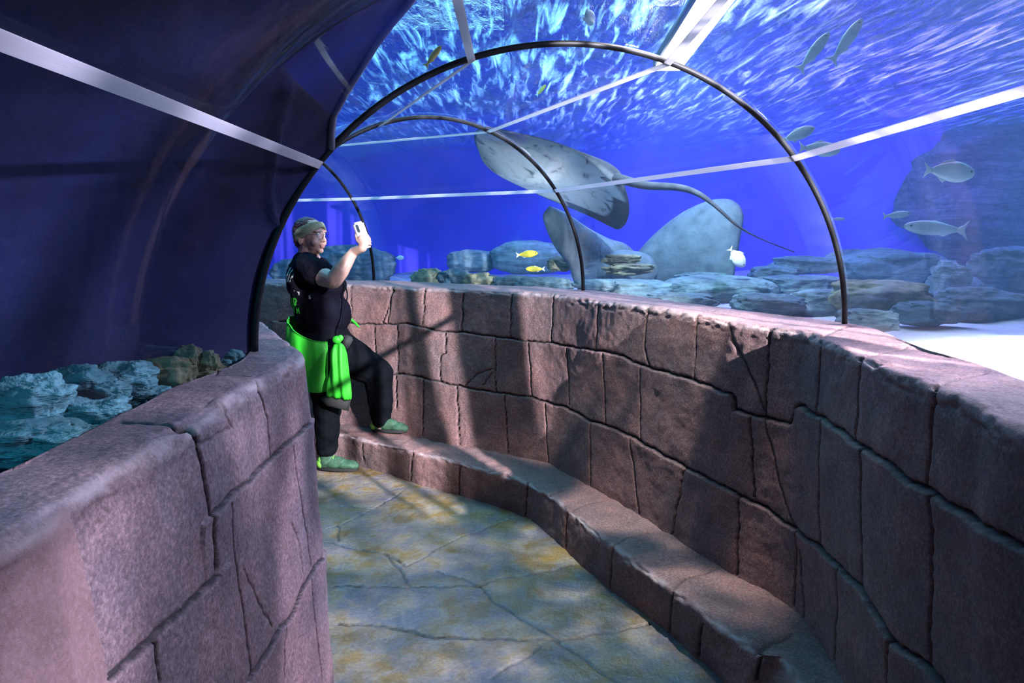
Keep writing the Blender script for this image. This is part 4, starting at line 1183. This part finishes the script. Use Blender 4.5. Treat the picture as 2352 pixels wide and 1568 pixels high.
# hair and headband
bm = bmesh.new()
ball(bm, hd(-.030, 0, .024), (.100, .086, .098), YAW, 4)
ball(bm, hd(-.055, 0, -.025), (.062, .076, .070), YAW, 4)
ball(bm, hd(-.080, 0, .070), (.046, .046, .040), YAW, 4)
ball(bm, hd(-.015, 0, .085), (.060, .05, .034), YAW, 4)
ball(bm, hd(-.070, 0, -.062), (.030, .050, .034), YAW, 3)
hair = remesh('hair', bm, 0.004, 3, M_hair, person, lambda c, n: n * (.004 * noise.noise(Vector((c.x * 40, c.y * 40, c.z * 110)))))
V = []; nu, nv_ = 64, 22
tilt = math.radians(38)
e_n = Vector((math.sin(tilt), 0, math.cos(tilt))); e_1 = Vector((math.cos(tilt), 0, -math.sin(tilt))); e_2 = Vector((0, 1, 0))
e_n = Vector((-math.sin(-0.5), 0, math.cos(-0.5))); e_1 = Vector((math.cos(-0.5), 0, math.sin(-0.5)))
e_n = Vector((-math.sin(.52), 0, math.cos(.52))); e_1 = Vector((math.cos(.52), 0, math.sin(.52)))
for i in range(nu):
    u = 2 * math.pi * i / nu
    for j in range(nv_):
        w = j / (nv_ - 1) * 2 - 1
        side = abs(math.sin(u))
        half = .19 + .15 * side
        vv = .02 + w * half - .05 * side
        fold = .022 * abs(math.sin((w * 2.6 + .5 * math.cos(u)) * math.pi)) ** .7
        edge_ = 1.075 - .05 * abs(w) ** 6
        s_ = (e_1 * math.cos(u) + e_2 * math.sin(u)) * math.cos(vv) + e_n * math.sin(vv)
        q = Vector((s_.x * .112 - .012, s_.y * .088, s_.z * .106 + .018)) * 1.0
        q = Vector((-.012, 0, .018)) + Vector((s_.x * .109, s_.y * .086, s_.z * .103)) * (edge_ + fold)
        V.append(tuple(hd(*q)))
V2 = []
for p in V: V2.append(tuple(Vector(p).lerp(head_c, .06)))
f = gridfaces(nu, nv_, cu=True); f2 = f[:, ::-1] + nu * nv_
rim = [((i * nv_ + j), ((i + 1) % nu) * nv_ + j, ((i + 1) % nu) * nv_ + j + nu * nv_, i * nv_ + j + nu * nv_) for i in range(nu) for j in (0, nv_ - 1)]
hb = from_np('headband', V + V2, np.vstack([f, f2, np.array(rim)]), M_band, person); hb['label'] = 'twisted olive green headband'
# necklace cord
bm = bmesh.new(); nk = [loc(697, 583, -.05), loc(706, 583, -.075), loc(722, 590, -.085), loc(737, 599, -.06), loc(741, 603, 0), loc(735, 596, .06)]
tube(bm, catmull(nk, 6), .0035, 6); from_bm('necklace', bm, M_cord, person)
# t-shirt
bm = bmesh.new()
limb(bm, [loc(741, 745), loc(736, 705)], [.170, .172])
limb(bm, [loc(731, 690), loc(718, 640), loc(706, 606)], [.172, .158, .100])
ball(bm, loc(752, 656), (.118, .165, .095), None, 4)        # bust
ball(bm, loc(757, 722), (.140, .165, .14), None, 4)         # belly
ball(bm, loc(700, 640), (.115, .17, .15), None, 4)          # upper back
limb(bm, [loc(705, 608, -.12), loc(705, 608, .12)], [.082, .082])
limb(bm, [loc(706, 616, -.14), loc(730, 628, -.235)], [.094, .090])
limb(bm, [loc(706, 618, .14), loc(708, 660, .20)], [.092, .085])
def wr(c, n): return n * (.006 * noise.noise(Vector((c.x * 9, c.y * 9, c.z * 16))) + .004 * noise.noise(c * 28))
shirt = remesh('t_shirt', bm, 0.007, 6, M_shirt, person, wr)
shirt['label'] = 'black t-shirt with a green and white print on the back'
a1_, a2_ = [], []
for v in shirt.data.vertices:
    p = v.co; back = v.normal.x < -0.22
    z = p.z; pr_ = 0; gr_ = 0
    if back and 1.0 < z < 1.33 and -.17 < p.y < .15:
        cell = noise.cell(Vector((p.y * 55, z * 34, 1.0)))
        if z > 1.13 and (p.y * 40) % 1 < .5: pr_ = 1.0 if cell > 0.35 else 0.0
        if 1.03 < z < 1.13 and (p.y * 22) % 1 < .5: gr_ = 1.0 if p.y < .1 and v.normal.x < -.6 else 0
    a1_.append(pr_); a2_.append(gr_)
for nm, ar in (('print', a1_), ('print_green', a2_)):
    at = shirt.data.attributes.new(nm, 'FLOAT', 'POINT'); at.data.foreach_set('value', ar)
# trousers
bm = bmesh.new()
ball(bm, loc(742, 785), (.185, .19, .15), None, 4)
limb(bm, [HR + Vector((.0, 0, -.02)), KR, AR + Vector((0, 0, .075))], [.135, .092, .070])
limb(bm, [HL + Vector((.02, 0, 0)), HL.lerp(KL, .5) + Vector((0, 0, -.01)), KL + Vector((-.01, 0, -.01)), KL.lerp(AL, .5), AL + Vector((0, 0, .075))], [.130, .125, .100, .086, .069])
def wr2(c, n): return n * (.007 * noise.noise(Vector((c.x * 10, c.y * 10, c.z * 22))) + .003 * noise.noise(c * 30))
remesh('trousers', bm, 0.007, 5, M_trouser, person, wr2)
# shoes
def shoe(heel, toe, y0):
    d = (toe - heel); ln = d.length; dx = d.normalized(); dz = Vector((0, 0, 1)); dy = dz.cross(dx).normalized()
    def q(a, b, c): return heel + dx * (a * ln) + dy * b + dz * c
    R = Matrix((dx, dy, dx.cross(dy))).transposed()
    bm = bmesh.new()
    ball(bm, q(.16, 0, .048), (.048, .038, .048), R); ball(bm, q(.42, 0, .045), (.085, .040, .042), R); ball(bm, q(.74, 0, .034), (.075, .044, .030), R); ball(bm, q(.9, 0, .028), (.036, .038, .024), R)
    limb(bm, [q(.2, 0, .06), q(.22, 0, .105)], [.045, .043])
    o = remesh('shoe', bm, .005, 4, M_shoe, person); o['label'] = 'dark green trainer with lime heel'
    out = [q(.5 + .52 * math.cos(a_), .046 * math.sin(a_) * (1 + .12 * math.cos(a_)), .0) for a_ in np.linspace(0, 2 * math.pi, 41)[:-1]]
    bm = bmesh.new(); lo = [bm.verts.new(p + dz * .002) for p in out]; hi = [bm.verts.new(p + dz * .020) for p in out]
    bm.faces.new(lo[::-1]); bm.faces.new(hi)
    for i in range(40): bm.faces.new((lo[i], lo[(i + 1) % 40], hi[(i + 1) % 40], hi[i]))
    from_bm('sole', bm, M_lining, o, False)
    bm = bmesh.new(); ball(bm, q(.075, 0, .040), (.034, .037, .036), R); ball(bm, q(.10, 0, .062), (.030, .036, .03), R); from_bm('heel_cap', bm, M_lime, o)
    bm = bmesh.new()
    for i in range(4): tube(bm, [q(.40 + i * .075, s * .028, .088 - i * .010 - abs(s) * .008) for s in (-1, -.3, .3, 1)], .003, 6)
    from_bm('laces', bm, M_lime, o)
for h_, d_ in SHOES: shoe(h_, h_ + d_ * .262, 0)
# green jacket tied round the hips
jk = empty('jacket', (0, 0, 0)); jk.parent = person; jk['label'] = 'bright green jacket tied round the hips'
V = []; nu, nv_ = 70, 30
wc = loc(742, 785)
for i in range(nu):
    u = i / (nu - 1); th = math.radians(-62 - u * 235)      # front right, right side, back, left side
    for j in range(nv_):
        w = j / (nv_ - 1)
        zt = wc.z + .035 + .135 * (0.5 - 0.5 * math.cos(math.pi * min(1, u * 1.9)))   # top edge climbs to the back
        zb = loc(742, 897, -.2).z
        z = zt + (zb - zt) * w
        fl_ = 1 + .03 * w + .10 * math.sin(math.pi * min(1, w * 1.6)) * .5
        fo = .022 * noise.noise(Vector((th * 2.6, w * 1.1, 3))) * (0.3 + w) + .010 * noise.noise(Vector((th * 6, w * 2.4 - th, 7)))
        rx_, ry_ = .208 * fl_ + fo, .245 * fl_ + fo
        V.append((wc.x + rx_ * math.cos(th) - .01, wc.y + ry_ * math.sin(th), z))
Pj = np.array(V).reshape(nu, nv_, 3)
cj = np.array([wc.x, wc.y, 0]); inn = (cj - Pj); inn[..., 2] = 0; inn /= np.linalg.norm(inn, axis=-1, keepdims=True)
V2 = Pj + inn * .008
f = gridfaces(nu, nv_); f2 = f[:, ::-1] + nu * nv_
rim = [(i * nv_ + j, (i + 1) * nv_ + j, (i + 1) * nv_ + j + nu * nv_, i * nv_ + j + nu * nv_) for i in range(nu - 1) for j in (0, nv_ - 1)] + [(i * nv_ + j, i * nv_ + j + 1, i * nv_ + j + 1 + nu * nv_, i * nv_ + j + nu * nv_) for i in (0, nu - 1) for j in range(nv_ - 1)]
from_np('jacket_body', np.vstack([Pj.reshape(-1, 3), V2.reshape(-1, 3)]), np.vstack([f, f2, np.array(rim)]), M_jacket, jk)
# hanging sleeve in front of the standing leg
bm = bmesh.new()
pts = catmull([Vector((p[0], p[1], 0)) for p in [(768, 790), (786, 788), (796, 812), (801, 850), (807, 885), (806, 918), (780, 917), (752, 910), (750, 888), (757, 850), (757, 812)]] + [Vector((768, 790, 0))], 4)[:-1]
pillow(bm, [loc(p.x, p.y, -.27) for p in pts], .045, (0, -1, .05), 7)
bmesh.ops.subdivide_edges(bm, edges=bm.edges[:], cuts=1)
for v in bm.verts: v.co.y += .010 * math.sin(v.co.x * 120 + v.co.z * 6)
from_bm('sleeve', bm, M_jacket, jk)
bm = bmesh.new(); pillow(bm, [loc(x, y, -.25) for x, y in [(752, 905), (806, 916), (801, 944), (775, 938), (750, 932), (735, 915)]], .03, (0, -1, 0), 4)
from_bm('cuff', bm, M_lining, jk)
bm = bmesh.new(); ball(bm, loc(774, 780, -.25), (.03, .02, .025)); ball(bm, loc(782, 776, -.25), (.018, .015, .02)); from_bm('knot', bm, M_jacket, jk)
bm = bmesh.new(); limb(bm, [loc(806, 733, .04), loc(816, 742, .06), loc(824, 750, .08)], [.009, .010, .006], 8); from_bm('drawstring', bm, M_jacket, jk)

# phone
ph = empty('phone', PO + ph_c); thing(ph, 'pale phone held upright in the raised hand', 'phone')
Rp = Matrix((ph_w, ph_up, ph_w.cross(ph_up))).transposed()
sg = 1 if (ph_w.cross(ph_up)).dot(ph_n) > 0 else -1
def pbox(name, c, s, material, bev):
    bm = bmesh.new(); bmesh.ops.create_cube(bm, size=1, matrix=Matrix.Diagonal((*s, 1)))
    ed = [e for e in bm.edges if abs((e.verts[0].co - e.verts[1].co).normalized().z) > .9]
    bmesh.ops.bevel(bm, geom=ed, offset=bev, segments=5, affect='EDGES')
    bmesh.ops.transform(bm, matrix=Rp.to_4x4() @ Matrix.Translation(c), verts=bm.verts)
    return from_bm(name, bm, material, ph, False)
pbox('case', (0, 0, 0), (.078, .168, .010), M_phone, .012)
pbox('camera_module', (-.020, .045, sg * .0062), (.020, .052, .003), M_eye, .005)
pbox('screen', (0, 0, -sg * .0055), (.070, .158, .0015), M_eye, .008)

# crossbody bag
bg_ = empty('crossbody_bag', PO + loc(796, 785, -.14)); thing(bg_, 'small dark crossbody bag on a thin strap at the hip', 'bag')
b0_ = loc(796, 785, -.14)
bm = bmesh.new(); bmesh.ops.create_cube(bm, size=1, matrix=Matrix.Rotation(.5, 4, 'Y') @ Matrix.Diagonal((.06, .04, .085, 1)))
bmesh.ops.bevel(bm, geom=bm.edges[:], offset=.01, segments=3, affect='EDGES'); from_bm('pouch', bm, M_lining, bg_)
bm = bmesh.new(); tube(bm, catmull([loc(780, 772, -.19) - b0_, loc(788, 730, -.165) - b0_, loc(793, 700, -.13) - b0_, loc(797, 670, -.09) - b0_, loc(775, 622, .03) - b0_], 6), .0045, 8)
from_bm('strap', bm, M_trouser, bg_)
